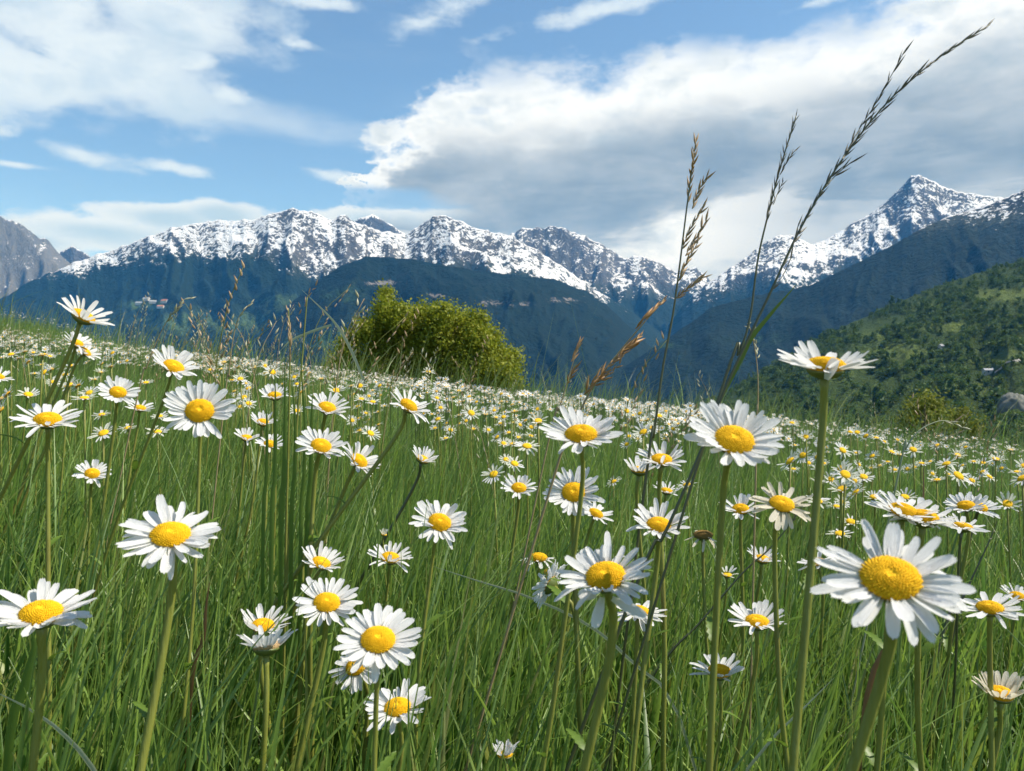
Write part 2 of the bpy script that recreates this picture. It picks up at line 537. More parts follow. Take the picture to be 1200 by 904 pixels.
# ------------------------------------------------------------------ mountains
def mat_mountain(name, snow=0.0, rockc=((0.10, 0.10, 0.10), (0.20, 0.19, 0.18)), wood=((0.005, 0.014, 0.009), (0.012, 0.026, 0.011)),
                 field=(0.075, 0.115, 0.030), snow_scale=1.0, cliff=(0.20, 0.18, 0.16)):
    """attribute relief: R snow-line distance (0.5 = on it), G field / cliff share, B steepness. uv: metres/100 along and down the slope."""
    m, nt, out = new_mat(name)
    uvn = nt.nodes.new('ShaderNodeUVMap').outputs[0]
    sep = nt.nodes.new('ShaderNodeSeparateXYZ'); nt.links.new(uvn, sep.inputs[0])
    u, v = X(nt, sep.outputs[0]), X(nt, sep.outputs[1])
    a, g, st = attr(nt, 'relief')
    a2, cl, mix = attr(nt, 'cover')
    skew = u + v * 0.35
    big = noise(nt, comb(nt, skew * 0.55, v * 0.22, 1.0), 1.0 * snow_scale, 6, 0.58, 0.4) - 0.5
    fine = noise(nt, comb(nt, skew * 2.2, v * 3.2 - u * 0.7, 4.0), 1.0 * snow_scale, 5, 0.62, 0.7) - 0.5
    dots = noise(nt, comb(nt, u * 6.5, v * 6.5, 7.0), 1.0 * snow_scale, 3, 0.6) - 0.5
    line = (a - 0.5) * 6.0                                    # >0 above the tree line
    s = line.min(0.75) * 1.0 + big * 2.8 + fine * 4.6 + dots * 3.4 - (st - 0.45) * 2.4 + snow
    smask = s.ss(-0.10, 0.28)
    wood_m = (line + big * 2.2 + fine * 2.0 + dots * 2.2).ss(0.55, -0.05) if False else 1.0 - (line + big * 1.6 + fine * 1.4 + dots * 2.6).ss(-0.15, 0.35)
    rock = mixc(nt, (fine * 1.6 + big + 0.5).clamp(), rockc[0], rockc[1])
    rock = mixc(nt, 1.0 - (line + fine * 1.5).ss(0.2, 1.6), rock, (0.035, 0.045, 0.032))
    tree = mixc(nt, (fine * 1.8 + dots * 1.5 + 0.5).clamp(), wood[0], wood[1])
    tree = mixc(nt, (g * 1.15 + big * 0.9 + fine * 0.9 - 0.35).ss(0.0, 0.45), tree, field)
    tree = mixc(nt, (cl + fine * 2.4 + dots * 1.4 - 0.62).ss(0.0, 0.35), tree, cliff)
    base = mixc(nt, wood_m, rock, tree)
    # snow lies between the trees of the upper wood, and thins out below it
    sm = smask * (1.0 - wood_m * 0.75)
    c = mixc(nt, sm, base, (0.74, 0.76, 0.79))
    p = nt.nodes.new('ShaderNodeBsdfPrincipled'); nt.links.new(c, p.inputs[0]); p.inputs['Roughness'].default_value = 0.9
    p.inputs['Specular IOR Level'].default_value = 0.1
    h = fine * 1.0 + dots * 0.6 + sm * 0.12
    nt.links.new(bumped(nt, h, 0.9, 26.0), p.inputs['Normal'])
    nt.links.new(p.outputs[0], out.inputs[0])
    return m


def interp(tab, x):
    t = sorted(tab); return np.interp(x, [p[0] for p in t], [p[1] for p in t])


LAYERS = {}
def mountain(name, label, crest, d0, d1, zbase, mat, treeline, nu, nt_, x0=-260, x1=1460, amp=0.10, ku=9.0, jag=2.0, shape=0.85, seed=0,
             fields=(), cliffs=(), back=0.55, kt=2.0, rough=1.0):
    """A ridge as a height sheet between depth d0 (foot) and d1 (crest) and on down the far side."""
    px = np.linspace(x0, x1, nu)
    u = (px - 600) / F
    t = np.concatenate([np.linspace(0, 1, nt_), 1 + np.linspace(0.06, 1, 12) * back])
    cy = interp(crest, px)
    cy = cy - jag * (ridged(px * 0.035, px * 0 + seed, 4, seed) - 0.9) - jag * 0.5 * fbm(px * 0.12, px * 0, 3, seed + 5)
    Dc = d1 * (1 + 0.07 * fbm(u * 2.3, u * 0 + 1.7, 3, seed + 2))
    zc = EYE + (452 - cy) / F * Dc
    U, T = np.meshgrid(u, t); DC = np.broadcast_to(Dc, U.shape); ZC = np.broadcast_to(zc, U.shape)
    Y = d0 + (DC - d0) * T
    Xw = U * Y
    up = np.where(T <= 1, np.power(np.clip(T, 0, 1), 1 / shape), 1 - (T - 1) * 0.9)
    Hh = (ZC - zbase)
    warp = 0.35 * fbm(U * 6, T * 2, 3, seed + 8)
    rg = ridged(U * ku + warp * 1.2 + 0.8 * T, T * kt + warp, 5, seed + 20, 0.5 * rough) - 1.05
    rg2 = fbm(U * ku * 3.3 + T, T * kt * 4, 4, seed + 40)
    env = np.clip(T * 2.2, 0, 1) * np.clip((1.0 - T) * 4.5, 0, 1) * (T <= 1) + 0.5 * np.clip((T - 1) * 3, 0, 1)
    Z = zbase + Hh * up + Hh * amp * env * (rg + 0.28 * rg2)
    dz = np.gradient(Z, axis=0) / np.maximum(np.gradient(Y, axis=0), 1e-3)
    dzx = np.gradient(Z, axis=1) / np.maximum(np.gradient(Xw, axis=1), 1e-3)
    steep = np.clip(np.hypot(dz, dzx) / 1.6, 0, 1)
    py = 452 - (Z - EYE) / Y * F
    tl = interp(treeline, px)[None, :]
    rel = np.clip((tl - py) / 90.0 + 0.5, 0, 1)
    fld = np.zeros_like(Z); clf = np.zeros_like(Z)
    PX = np.broadcast_to(px, Z.shape)
    for (fx, fy, rx, ry, s) in fields: fld = np.maximum(fld, s * np.exp(-((PX - fx) / rx) ** 2 - ((py - fy) / ry) ** 2))
    for (fx, fy, rx, ry, s) in cliffs: clf = np.maximum(clf, s * np.exp(-((PX - fx) / rx) ** 2 - ((py - fy) / ry) ** 2))
    n, k = Z.shape
    i = np.arange(n * k).reshape(n, k)
    f = np.stack([i[:-1, :-1], i[:-1, 1:], i[1:, 1:], i[1:, :-1]], -1).reshape(-1, 4)
    me = mesh_np(name, np.stack([Xw, Y, Z], -1).reshape(-1, 3), f, mat, True,
                 {'relief': np.stack([rel, fld, steep], -1).reshape(-1, 3), 'cover': np.stack([rel, clf, steep], -1).reshape(-1, 3)})
    uv = me.uv_layers.new(name='UVMap')
    w = np.stack([U * d1 / 100.0, np.cumsum(np.hypot(np.gradient(Z, axis=0), np.gradient(Y, axis=0)), axis=0) / 100.0], -1).reshape(-1, 2)
    uv.data.foreach_set('uv', w[f.ravel()].astype(np.float32).ravel())
    o = obj(name, me); tag(o, label, 'hillside' if 'hillside' in name else 'mountain', kind='structure')
    LAYERS[name + label] = (px, t, Xw, Y, Z, py)
    return o, (PX, Xw, Y, Z, py)


M['m_grey'] = mat_mountain('grey_mountain_rock', snow=-0.95, rockc=((0.075, 0.08, 0.075), (0.17, 0.165, 0.15)))
M['m_snow'] = mat_mountain('snow_range', snow=-0.05, field=(0.058, 0.098, 0.030), rockc=((0.055, 0.06, 0.065), (0.13, 0.13, 0.13)))
M['m_far'] = mat_mountain('far_snow_peak', snow=-0.38, snow_scale=0.9, rockc=((0.05, 0.055, 0.06), (0.12, 0.12, 0.12)))
M['m_right'] = mat_mountain('right_peak_snow', snow=-0.02, snow_scale=0.9, rockc=((0.05, 0.055, 0.06), (0.12, 0.12, 0.12)))
M['m_wood'] = mat_mountain('forest_ridge', snow=-0.9, rockc=((0.014, 0.02, 0.02), (0.03, 0.035, 0.03)), wood=((0.003, 0.010, 0.007), (0.008, 0.020, 0.010)), field=(0.03, 0.065, 0.022))
M['m_near'] = mat_mountain('green_hillside', snow=-9.0, wood=((0.036, 0.070, 0.016), (0.074, 0.118, 0.024)), field=(0.130, 0.180, 0.040), snow_scale=4.0)
NO = [(-400, -4000), (1600, -4000)]
mountain('mountain', 'grey rocky mountain with few snow streaks at the far left edge',
         [(-400, 190), (-200, 215), (-80, 232), (0, 255), (22, 263), (45, 279), (54, 281), (80, 308), (120, 345), (180, 400), (300, 470), (1600, 900)],
         4600, 6400, -300, M['m_grey'], [(-400, 420), (1600, 420)], 260, 90, -300, 330, amp=0.13, ku=14, jag=2.2, seed=3)
mountain('mountain', 'small distant snowy peak in the gap behind the left ridge',
         [(-400, 400), (20, 330), (60, 302), (84, 289), (104, 300), (140, 322), (220, 370), (400, 480), (1600, 900)],
         6200, 7600, -300, M['m_far'], [(-400, 420), (1600, 420)], 160, 60, -60, 420, amp=0.10, ku=16, jag=1.2, seed=5)
mountain('mountain', 'dark rocky peak with snow patches rising behind the central snow ridge',
         [(-400, 600), (300, 400), (380, 300), (405, 268), (420, 257), (437, 252), (456, 263), (476, 274), (520, 310), (600, 400), (1600, 900)],
         6400, 7400, -200, M['m_far'], [(-400, 330), (1600, 330)], 200, 60, 250, 660, amp=0.10, ku=18, jag=1.5, seed=8)
mountain('mountain', 'snow patched massif with broad summit right of the central ridge',
         [(-400, 600), (480, 380), (560, 300), (598, 276), (612, 269), (650, 266), (676, 273), (705, 288), (732, 303), (752, 300), (772, 309), (792, 320),
          (815, 312), (832, 330), (870, 360), (960, 430), (1600, 900)],
         4600, 6600, -320, M['m_far'], [(-400, 345), (600, 345), (700, 345), (760, 352), (820, 350), (1600, 350)], 420, 110, 440, 1040, amp=0.10, ku=13, jag=2.2, seed=13)
mountain('mountain', 'long snow covered range above dark forest at the left and centre',
         [(-400, 470), (-100, 400), (0, 352), (40, 327), (75, 314), (110, 300), (150, 287), (200, 268), (255, 259), (300, 258), (328, 248), (344, 245), (364, 248),
          (388, 258), (404, 252), (420, 262), (445, 272), (475, 275), (492, 266), (509, 254), (524, 254), (545, 262), (570, 271), (600, 278), (640, 300),
          (690, 335), (760, 380), (860, 460), (1600, 900)],
         3400, 5200, -320, M['m_snow'],
         [(-400, 340), (60, 322), (130, 312), (200, 304), (300, 303), (350, 322), (372, 335), (420, 318), (520, 318), (620, 325), (700, 350), (1600, 350)],
         760, 130, -260, 1000, amp=0.075, ku=12, jag=2.0, seed=21,
         fields=[(250, 378, 150, 22, 0.55), (170, 358, 40, 10, 0.7), (330, 352, 60, 14, 0.45)])
mountain('mountain', 'dark forested ridge with pale cliff bands behind the round bush',
         [(-400, 700), (200, 470), (300, 395), (345, 352), (372, 330), (400, 312), (430, 301), (480, 304), (520, 312), (600, 322), (650, 328), (690, 343),
          (722, 368), (760, 405), (800, 440), (870, 500), (1600, 1000)],
         2000, 3800, -320, M['m_wood'], [(-400, 250), (400, 285), (600, 288), (700, 290), (1600, 290)], 480, 100, 150, 1000, amp=0.10, ku=9, jag=1.2, seed=34,
         cliffs=[(450, 332, 26, 4, 1.1), (510, 347, 24, 4, 0.9), (575, 355, 30, 5, 0.85), (660, 352, 26, 5, 0.8), (610, 357, 26, 4, 0.8)],
         fields=[(400, 345, 40, 20, 0.5), (380, 400, 60, 20, 0.6)])
mountain('mountain', 'tall pointed snowy peak with a long ridge at the right',
         [(-400, 900), (700, 460), (780, 385), (812, 345), (835, 328), (862, 311), (890, 290), (908, 277), (926, 276), (950, 287), (966, 283), (1000, 262), (1030, 244),
          (1058, 219), (1068, 207), (1077, 206), (1090, 212), (1112, 222), (1150, 230), (1180, 233), (1240, 238), (1320, 255), (1600, 330)],
         4000, 6000, -320, M['m_right'],
         [(-400, 380), (820, 352), (900, 338), (960, 330), (1040, 300), (1100, 275), (1600, 260)], 700, 130, 660, 1460, amp=0.08, ku=10, jag=1.6, seed=47, kt=1.6)
mountain('mountain', 'dark blue forested ridge falling from the right below the pointed peak',
         [(-400, 1100), (560, 540), (650, 485), (700, 452), (760, 412), (800, 385), (832, 362), (880, 348), (950, 335), (1000, 311), (1048, 287), (1080, 268), (1110, 254),
          (1140, 246), (1172, 235), (1200, 223), (1300, 190), (1460, 160), (1600, 150)],
         1700, 3300, -330, M['m_wood'], [(-400, 330), (850, 322), (980, 300), (1040, 283), (1100, 268), (1200, 262), (1300, 255), (1600, 250)], 560, 100, 520, 1500, amp=0.07, ku=7, jag=1.0, seed=58,
         fields=[(760, 405, 60, 5, 0.6), (900, 400, 60, 14, 0.5)])
hill_o, HILL = mountain('wooded_hillside', 'green wooded hillside with meadows descending from the right',
         [(-400, 1100), (740, 520), (800, 488), (850, 462), (900, 432), (950, 402), (1000, 378), (1050, 356), (1100, 335), (1150, 319), (1200, 304), (1300, 272), (1460, 230), (1600, 200)],
         330, 1250, -62, M['m_near'], NO, 420, 130, 700, 1500, amp=0.075, ku=7, jag=1.2, seed=71, shape=0.8,
         fields=[(1180, 345, 46, 8, 1.2), (1110, 383, 40, 7, 1.1), (1010, 395, 60, 12, 0.6), (1180, 420, 60, 12, 1.0), (1050, 415, 60, 16, 0.7), (1150, 455, 60, 10, 0.8), (980, 440, 40, 14, 0.6), (1090, 360, 50, 10, 0.6)])
HPX, HX, HY, HZ, HPY = HILL


def on_hill(px, py):
    """The hillside point that shows at (px, py): first sheet cell from the foot that reaches that height."""
    j = int(np.argmin(np.abs(HPX[0] - px)))
    col = HPY[:130, j]
    k = int(np.argmax(col <= py)) if (col <= py).any() else 129
    return Vector((HX[k, j], HY[k, j], HZ[k, j]))


# ------------------------------------------------------------------ leaf clouds (crowns)
def leaf_cloud(centres, size, n_each, sig, rng, outward=None, aspect=1.6):
    """Quads (two triangles each) scattered round centres; returns verts, faces, attribute."""
    c = np.repeat(np.asarray(centres, float), n_each, axis=0)
    n = len(c)
    p = c + rng.normal(size=(n, 3)) * np.asarray(sig)
    d = rng.normal(size=(n, 3)); 
    if outward is not None: d = d * 0.6 + np.repeat(outward, n_each, axis=0) * 1.1
    d /= np.linalg.norm(d, axis=1, keepdims=True)
    a = np.cross(d, rng.normal(size=(n, 3))); a /= np.linalg.norm(a, axis=1, keepdims=True)
    b = np.cross(d, a)
    s = size * rng.uniform(0.6, 1.35, (n, 1))
    a = a * s * aspect * 0.5; b = b * s * 0.5
    v = np.stack([p - a, p + b * 0.9 + d * s * 0.1, p + a, p - b * 0.9 + d * s * 0.1], 1).reshape(-1, 3)
    f = np.arange(4 * n).reshape(n, 4)
    r = np.repeat(np.stack([rng.random(n), rng.random(n) ** 3, np.zeros(n)], -1), 4, axis=0)
    return v, f, r


def fib(n):
    i = np.arange(n) + 0.5
    ph = np.arccos(1 - 2 * i / n); th = np.pi * (1 + 5 ** 0.5) * i
    return np.stack([np.cos(th) * np.sin(ph), np.sin(th) * np.sin(ph), np.cos(ph)], -1)


def bush(name, label, cat, Y, lobes, base_px, mat, leaf, per, dens, depth=1.0, seed=1):
    rng = np.random.default_rng(seed)
    bx = (base_px - 600) / F * Y
    bz = float(gz(bx, Y))
    root = empty(name, (bx, Y, bz))
    cs, outs, hue = [], [], []
    for (px, py, rx, ry) in lobes:
        c = np.array(P(px, py, Y + rng.uniform(-0.9, 0.9) * depth))
        k = Y / F
        n = max(6, int(dens * (rx * ry) ** 1.0 / 40))
        d = fib(n); d = d[rng.permutation(n)]
        rad = rng.uniform(0.72, 1.02, (n, 1)) * (1 + 0.24 * rng.normal(size=(n, 1)))
        pts = c + d * rad * np.array([rx * k, min(rx, ry) * k * 1.1 * depth, ry * k])
        inner = c + rng.normal(size=(n // 2, 3)) * np.array([rx, rx, ry]) * k * 0.35
        cs.append(pts); outs.append(d); cs.append(inner); outs.append(rng.normal(size=(n // 2, 3)) * 0.5)
    cs = np.vstack(cs); outs = np.vstack(outs)
    cs[:, 2] = np.maximum(cs[:, 2], gz(cs[:, 0], cs[:, 1]) + 0.05)
    sig = leaf * 1.9
    v, f, r = leaf_cloud(cs, leaf, per, sig, rng, outs)
    clump = np.repeat(rng.random(len(cs)), per * 4)
    r[:, 0] = np.clip(r[:, 0] * 0.55 + clump * 0.45, 0, 1)
    v = v - np.array([bx, Y, bz])
    o = obj('crown', mesh_np('crown', v, f, mat, False, {'blade': r}), root); tag(o, kind='stuff')
    vs, fs = [], []
    for (px, py, rx, ry) in lobes:
        e = P(px, py, Y) - Vector((bx, Y, bz))
        s0 = Vector((rng.uniform(-0.3, 0.3), rng.uniform(-0.2, 0.2), -0.05))
        q, g = tube(spline([s0, s0.lerp(e, 0.45) + Vector((0, 0, 0.15)), e], 6), [0.07, 0.06, 0.05, 0.035, 0.025, 0.012], 6)
        fs += [tuple(i + len(vs) for i in t) for t in g]; vs += q
    obj('trunk', mesh_py('trunk', vs, fs, M['bark']), root)
    tag(root, label, cat)
    return root


bush('leafy_bush', 'large rounded yellow green bush standing at the edge of the daisy meadow', 'bush', 24.0,
     [(453, 347, 6, 11), (451, 364, 10, 13), (447, 383, 15, 15), (425, 391, 15, 15), (408, 408, 13, 13), (472, 381, 15, 15), (492, 374, 14, 17), (478, 404, 19, 19), (448, 411, 19, 17),
      (516, 374, 15, 18), (508, 396, 19, 19), (537, 382, 16, 18), (532, 404, 20, 18), (558, 380, 13, 16), (560, 402, 17, 17), (576, 395, 9, 10), (580, 416, 12, 12), (597, 423, 13, 12),
      (589, 440, 16, 14), (566, 428, 18, 16), (540, 430, 20, 18), (508, 425, 20, 18), (474, 430, 20, 18), (440, 434, 18, 17), (412, 430, 16, 16), (393, 434, 12, 15), (402, 450, 14, 14),
      (495, 396, 17, 17), (467, 372, 14, 15), (462, 394, 18, 18), (488, 416, 20, 18), (499, 440, 20, 18), (428, 452, 18, 14), (458, 452, 18, 14), (492, 452, 20, 14), (526, 454, 20, 14), (560, 454, 18, 14), (590, 458, 14, 12), (603, 452, 9, 9)],
     495, M['bush'], 0.062, 30, 8.0, 0.75, 5)
bush('low_bush', 'low green bush at the right edge of the meadow before the hillside', 'bush', 25.0,
     [(1078, 482, 17, 16), (1096, 478, 12, 12), (1064, 494, 12, 10), (1116, 492, 13, 11), (1138, 502, 14, 9), (1084, 466, 7, 7), (1130, 486, 6, 8), (1100, 496, 14, 10)],
     1090, M['bush_far'], 0.07, 20, 4.5, 0.8, 9)


# ------------------------------------------------------------------ trees of the wooded hillside (one far-off mass)
def hillside_wood():
    rng = np.random.default_rng(4)
    # five crowns of leaf cards round lobes
    kinds = []
    for k in range(6):
        conif = k == 5
        nl = 7
        if conif:
            z = np.linspace(0.12, 1.0, 9); cs = np.stack([rng.normal(size=9) * 0.05, rng.normal(size=9) * 0.05, z], -1)
            v, f, r = leaf_cloud(cs, 0.20, 8, 0.03, rng); w = np.repeat(np.repeat(0.26 * (1.05 - z), 8), 4)[:, None]
            ang = np.repeat(rng.uniform(0, 6.28, 72), 4); v[:, :2] += np.stack([np.cos(ang), np.sin(ang)], -1) * w
        else:
            cs = np.stack([rng.uniform(-0.33, 0.33, nl), rng.uniform(-0.33, 0.33, nl), rng.uniform(0.3, 0.82, nl)], -1); cs[0] = (0, 0, 0.8)
            sub = (cs[:, None, :] + fib(7)[None] * rng.uniform(0.13, 0.24, (nl, 7, 1)))
            ov = np.broadcast_to(fib(7)[None], sub.shape).reshape(-1, 3)
            v, f, r = leaf_cloud(sub.reshape(-1, 3), 0.19, 2, 0.05, rng, ov, 1.2)
        kinds.append((v, f, r))
    V, Fc, A = [], [], []; off = 0
    n_try = 6800
    jj = rng.integers(0, HPX.shape[1], n_try)
    for j in jj:
        px = HPX[0, j]
        if px < 780: continue
        k = int(128 * rng.random() ** 0.75)
        x, y, z, py = HX[k, j], HY[k, j], HZ[k, j], HPY[k, j]
        m = 0
        for (fx, fy, rx, ry) in ((1180, 345, 46, 8), (1110, 383, 34, 6), (1185, 420, 50, 10), (1160, 439, 34, 7), (1190, 470, 26, 14), (1050, 415, 40, 9), (1120, 430, 30, 8)):
            m = max(m, math.exp(-((px - fx) / rx) ** 2 - ((py - fy) / ry) ** 2))
        cover = 0.32 + 1.1 * float(perlin(x * 0.012, y * 0.006, 77))
        if rng.random() < m * 1.1 or rng.random() > 0.45 + cover: continue
        h = rng.uniform(4.5, 9.5) * (1.4 if rng.random() < 0.12 else 1)
        kd = 5 if rng.random() < 0.12 else rng.integers(0, 5)
        if kd == 5: h *= 1.35
        v, f, r = kinds[kd]
        a = rng.uniform(0, 6.28); ca, sa = math.cos(a), math.sin(a)
        wd = h * rng.uniform(0.8, 1.25)
        q = np.stack([(v[:, 0] * ca - v[:, 1] * sa) * wd + x, (v[:, 0] * sa + v[:, 1] * ca) * wd + y, v[:, 2] * h + z - 0.12 * h], -1)
        rr = r.copy(); hue = rng.random()
        rr[:, 0] = np.clip(0.35 * rr[:, 0] + 0.65 * hue - (0.5 if kd == 5 else 0), 0, 1); rr[:, 1] *= 0.5
        V.append(q); Fc.append(f + off); A.append(rr); off += len(v)
    me = mesh_np('hillside_forest', np.vstack(V), np.vstack(Fc), M['wood_far'], False, {'blade': np.vstack(A)})
    tag(obj('hillside_forest', me), 'mass of green trees covering the hillside at the right', 'forest', kind='stuff')
hillside_wood()


# ------------------------------------------------------------------ far buildings, track, rock
def house(name, label, group, p, w, d, h, roof_h, roof, rot):
    root = empty(name, p); root.rotation_euler = (0, 0, rot)
    def box(x0, x1, y0, y1, z0, z1):
        return [(x0, y0, z0), (x1, y0, z0), (x1, y1, z0), (x0, y1, z0), (x0, y0, z1), (x1, y0, z1), (x1, y1, z1), (x0, y1, z1)], \
               [(0, 3, 2, 1), (4, 5, 6, 7), (0, 1, 5, 4), (1, 2, 6, 5), (2, 3, 7, 6), (3, 0, 4, 7)]
    v, f = box(-w / 2, w / 2, -d / 2, d / 2, -4, h)
    v += [(-w / 2, 0, h + roof_h * 0.97), (w / 2, 0, h + roof_h * 0.97)]; f += [(3, 0, 4, 8, 7), (1, 2, 6, 9, 5)]; f = [q for q in f if q not in ((3, 0, 4, 7), (1, 2, 6, 5), (4, 5, 6, 7))]
    obj('wall', mesh_py('wall', v, f, M['plaster'], False), root)
    o = 0.5; e = roof_h * o / (d / 2)
    rv = []
    for x in (-w / 2 - o, w / 2 + o):
        rv += [(x, -d / 2 - o, h - e), (x, 0, h + roof_h), (x, d / 2 + o, h - e), (x, d / 2 + o, h - e + 0.3), (x, 0, h + roof_h + 0.32), (x, -d / 2 - o, h - e + 0.3)]
    rf = [(0, 1, 7, 6), (1, 2, 8, 7), (2, 3, 9, 8), (3, 4, 10, 9), (4, 5, 11, 10), (5, 0, 6, 11), (0, 5, 4, 1), (1, 4, 3, 2), (6, 7, 10, 11), (7, 8, 9, 10)]
    obj('roof', mesh_py('roof', rv, rf, roof, False), root)
    nwin = max(2, int(w / 4))
    me = None
    for i in range(nwin):
        x = -w / 2 + (i + 0.5) * w / nwin
        v, f = box(-0.6, 0.6, -0.06, 0.06, -0.7, 0.7)
        me = me or mesh_py('window', v, f, M['window'], False)
        obj('window', me, root, Matrix.Translation((x, -d / 2 - 0.04, h * 0.55)))
    v, f = box(-0.4, 0.4, -0.4, 0.4, 0, roof_h + 1.2)
    obj('chimney', mesh_py('chimney', v, f, M['plaster'], False), root, Matrix.Translation((w * 0.25, d * 0.18, h)))
    tag(root, label, 'house', group)
    return root


house('house', 'long low grey roofed house beside the track on the green hillside', None, on_hill(1160, 440), 11, 7, 2.6, 1.6, M['roof_grey'], R(-8))
house('house', 'tiny white walled house alone among hillside trees above the low bush', None, on_hill(1103, 410), 4.5, 4, 2.6, 1.5, M['roof_grey'], R(20))


def village():
    key = [k for k in LAYERS if 'long snow covered' in k][0]
    px, t, Xw, Y, Z, py = LAYERS[key]
    spec = [(163, 358, 44, 22, 10, 9, 'roof_grey', 'pale grey roofed house at the left end of the far village'), (172, 355, 40, 22, 9, 10, 'roof_grey', 'grey roofed house highest in the far village under the forest'),
            (182, 358, 60, 24, 8, 9, 'roof_grey', 'longest pale house in the middle of the far village'), (194, 357, 44, 24, 11, 10, 'roof_red', 'red roofed house at the right end of the far village'),
            (188, 363, 36, 20, 8, 8, 'roof_red', 'small red roofed house lowest in the far village')]
    for (qx, qy, w, d, h, rh, rf, lab) in spec:
        j = int(np.argmin(np.abs(px - qx))); col = py[:130, j]
        k = int(np.argmax(col <= qy))
        house('house', lab, None, (Xw[k, j], Y[k, j], Z[k, j] + 2), w, d, h, rh, M[rf], R(random.uniform(-25, 25)))
village()


def hill_track():
    pts = [on_hill(px, py) + Vector((0, 0, 0.5)) for px, py in ((1165, 440), (1172, 435), (1180, 430), (1190, 426), (1204, 422), (1230, 415), (1270, 405))]
    c = spline(pts, 40); vs, fs = [], []
    for i, p in enumerate(c):
        vs += [p + Vector((0, -2.6, -0.7)), p + Vector((0, 0.5, 0.9)), p + Vector((0, 0.9, -3.0)), p + Vector((0, -3.0, -4.0))]
        if i:
            b = i * 4
            for k in range(4): fs.append((b - 4 + k, b - 4 + (k + 1) % 4, b + (k + 1) % 4, b + k))
    tag(obj('road', mesh_py('road', vs, fs, M['gravel'])), 'pale gravel road climbing right past the grey roofed house', 'road', kind='structure')
hill_track()


def boulder():
    c = on_hill(1186, 478)
    d = fib(420); 
    n = 1 + 0.28 * fbm(d[:, 0] * 1.5 + 3, d[:, 1] * 1.5 + d[:, 2] * 1.2, 4, 8)
    Yd = c.y; k = Yd / F
    # a lathe-like sphere with uneven relief
    nu, nv = 36, 20; vs, fs = [], []
    for i in range(nv + 1):
        ph = math.pi * i / nv
        for j in range(nu):
            th = 2 * math.pi * j / nu
            x, y, z = math.sin(ph) * math.cos(th), math.sin(ph) * math.sin(th), math.cos(ph)
            r = 1 + 0.22 * float(fbm(np.array(x * 1.7 + 5), np.array(y * 1.7 + z * 1.9), 4, 8))
            vs.append((x * r * 17 * k, y * r * 12 * k, z * r * 16 * k))
    for i in range(nv):
        for j in range(nu): fs.append((i * nu + j, (i + 1) * nu + j, (i + 1) * nu + (j + 1) % nu, i * nu + (j + 1) % nu))
    o = obj('boulder', mesh_py('boulder', vs, fs, M['rock'])); o.location = c
    tag(o, 'big rounded grey boulder among the bushes at the right edge', 'boulder')
boulder()


# ------------------------------------------------------------------ daisies
def petal_mesh(curl, width, notch, side, name='petal'):
    """Unit head (radius 1): one ray petal along +X, from under the florets to the tip."""
    vs, fs = [], []
    nl, nc = 7, 5
    x0, x1 = 0.27, 1.0
    for i in range(nl):
        t = [0, 0.14, 0.34, 0.56, 0.78, 0.93, 1.0][i]
        w = width * (0.42 + 0.58 * math.sin(min(1, t / 0.62) * math.pi / 2)) * (1.0 if t < 0.75 else (0.92 if t < 0.9 else (0.74 if t < 0.97 else 0.42)))
        for j in range(nc):
            s = j / (nc - 1) * 2 - 1
            x = x0 + (x1 - x0) * t - (notch * (0.5 - 0.5 * math.cos(s * 2 * math.pi)) * 0.5 + 0.02 * s * s) * (t > 0.9)
            groove = 0.012 * math.cos(s * 2 * math.pi) * math.sin(math.pi * min(1, t * 1.05)) - 0.03 * s * s * (1 - 0.5 * t) * (-1)
            z = curl * (t ** 2.0) + groove
            vs.append((x, s * w + side * t * t, z))
    for i in range(nl - 1):
        for j in range(nc - 1):
            a = i * nc + j; fs.append((a, a + nc, a + nc + 1, a + 1))
    return mesh_py(name, vs, fs, M['petal'])


PET = [petal_mesh(c, w, n, s) for c, w, n, s in ((-0.02, 0.092, 0.06, 0.0), (-0.07, 0.084, 0.03, 0.03), (0.07, 0.100, 0.07, -0.03), (-0.13, 0.090, 0.05, -0.06), (0.03, 0.070, 0.03, 0.07), (0.13, 0.086, 0.06, 0.03), (-0.36, 0.08, 0.03, 0.02))]
PETC = []
for p in PET:
    q = p.copy(); q.materials.clear(); q.materials.append(M['petal_cream']); PETC.append(q)


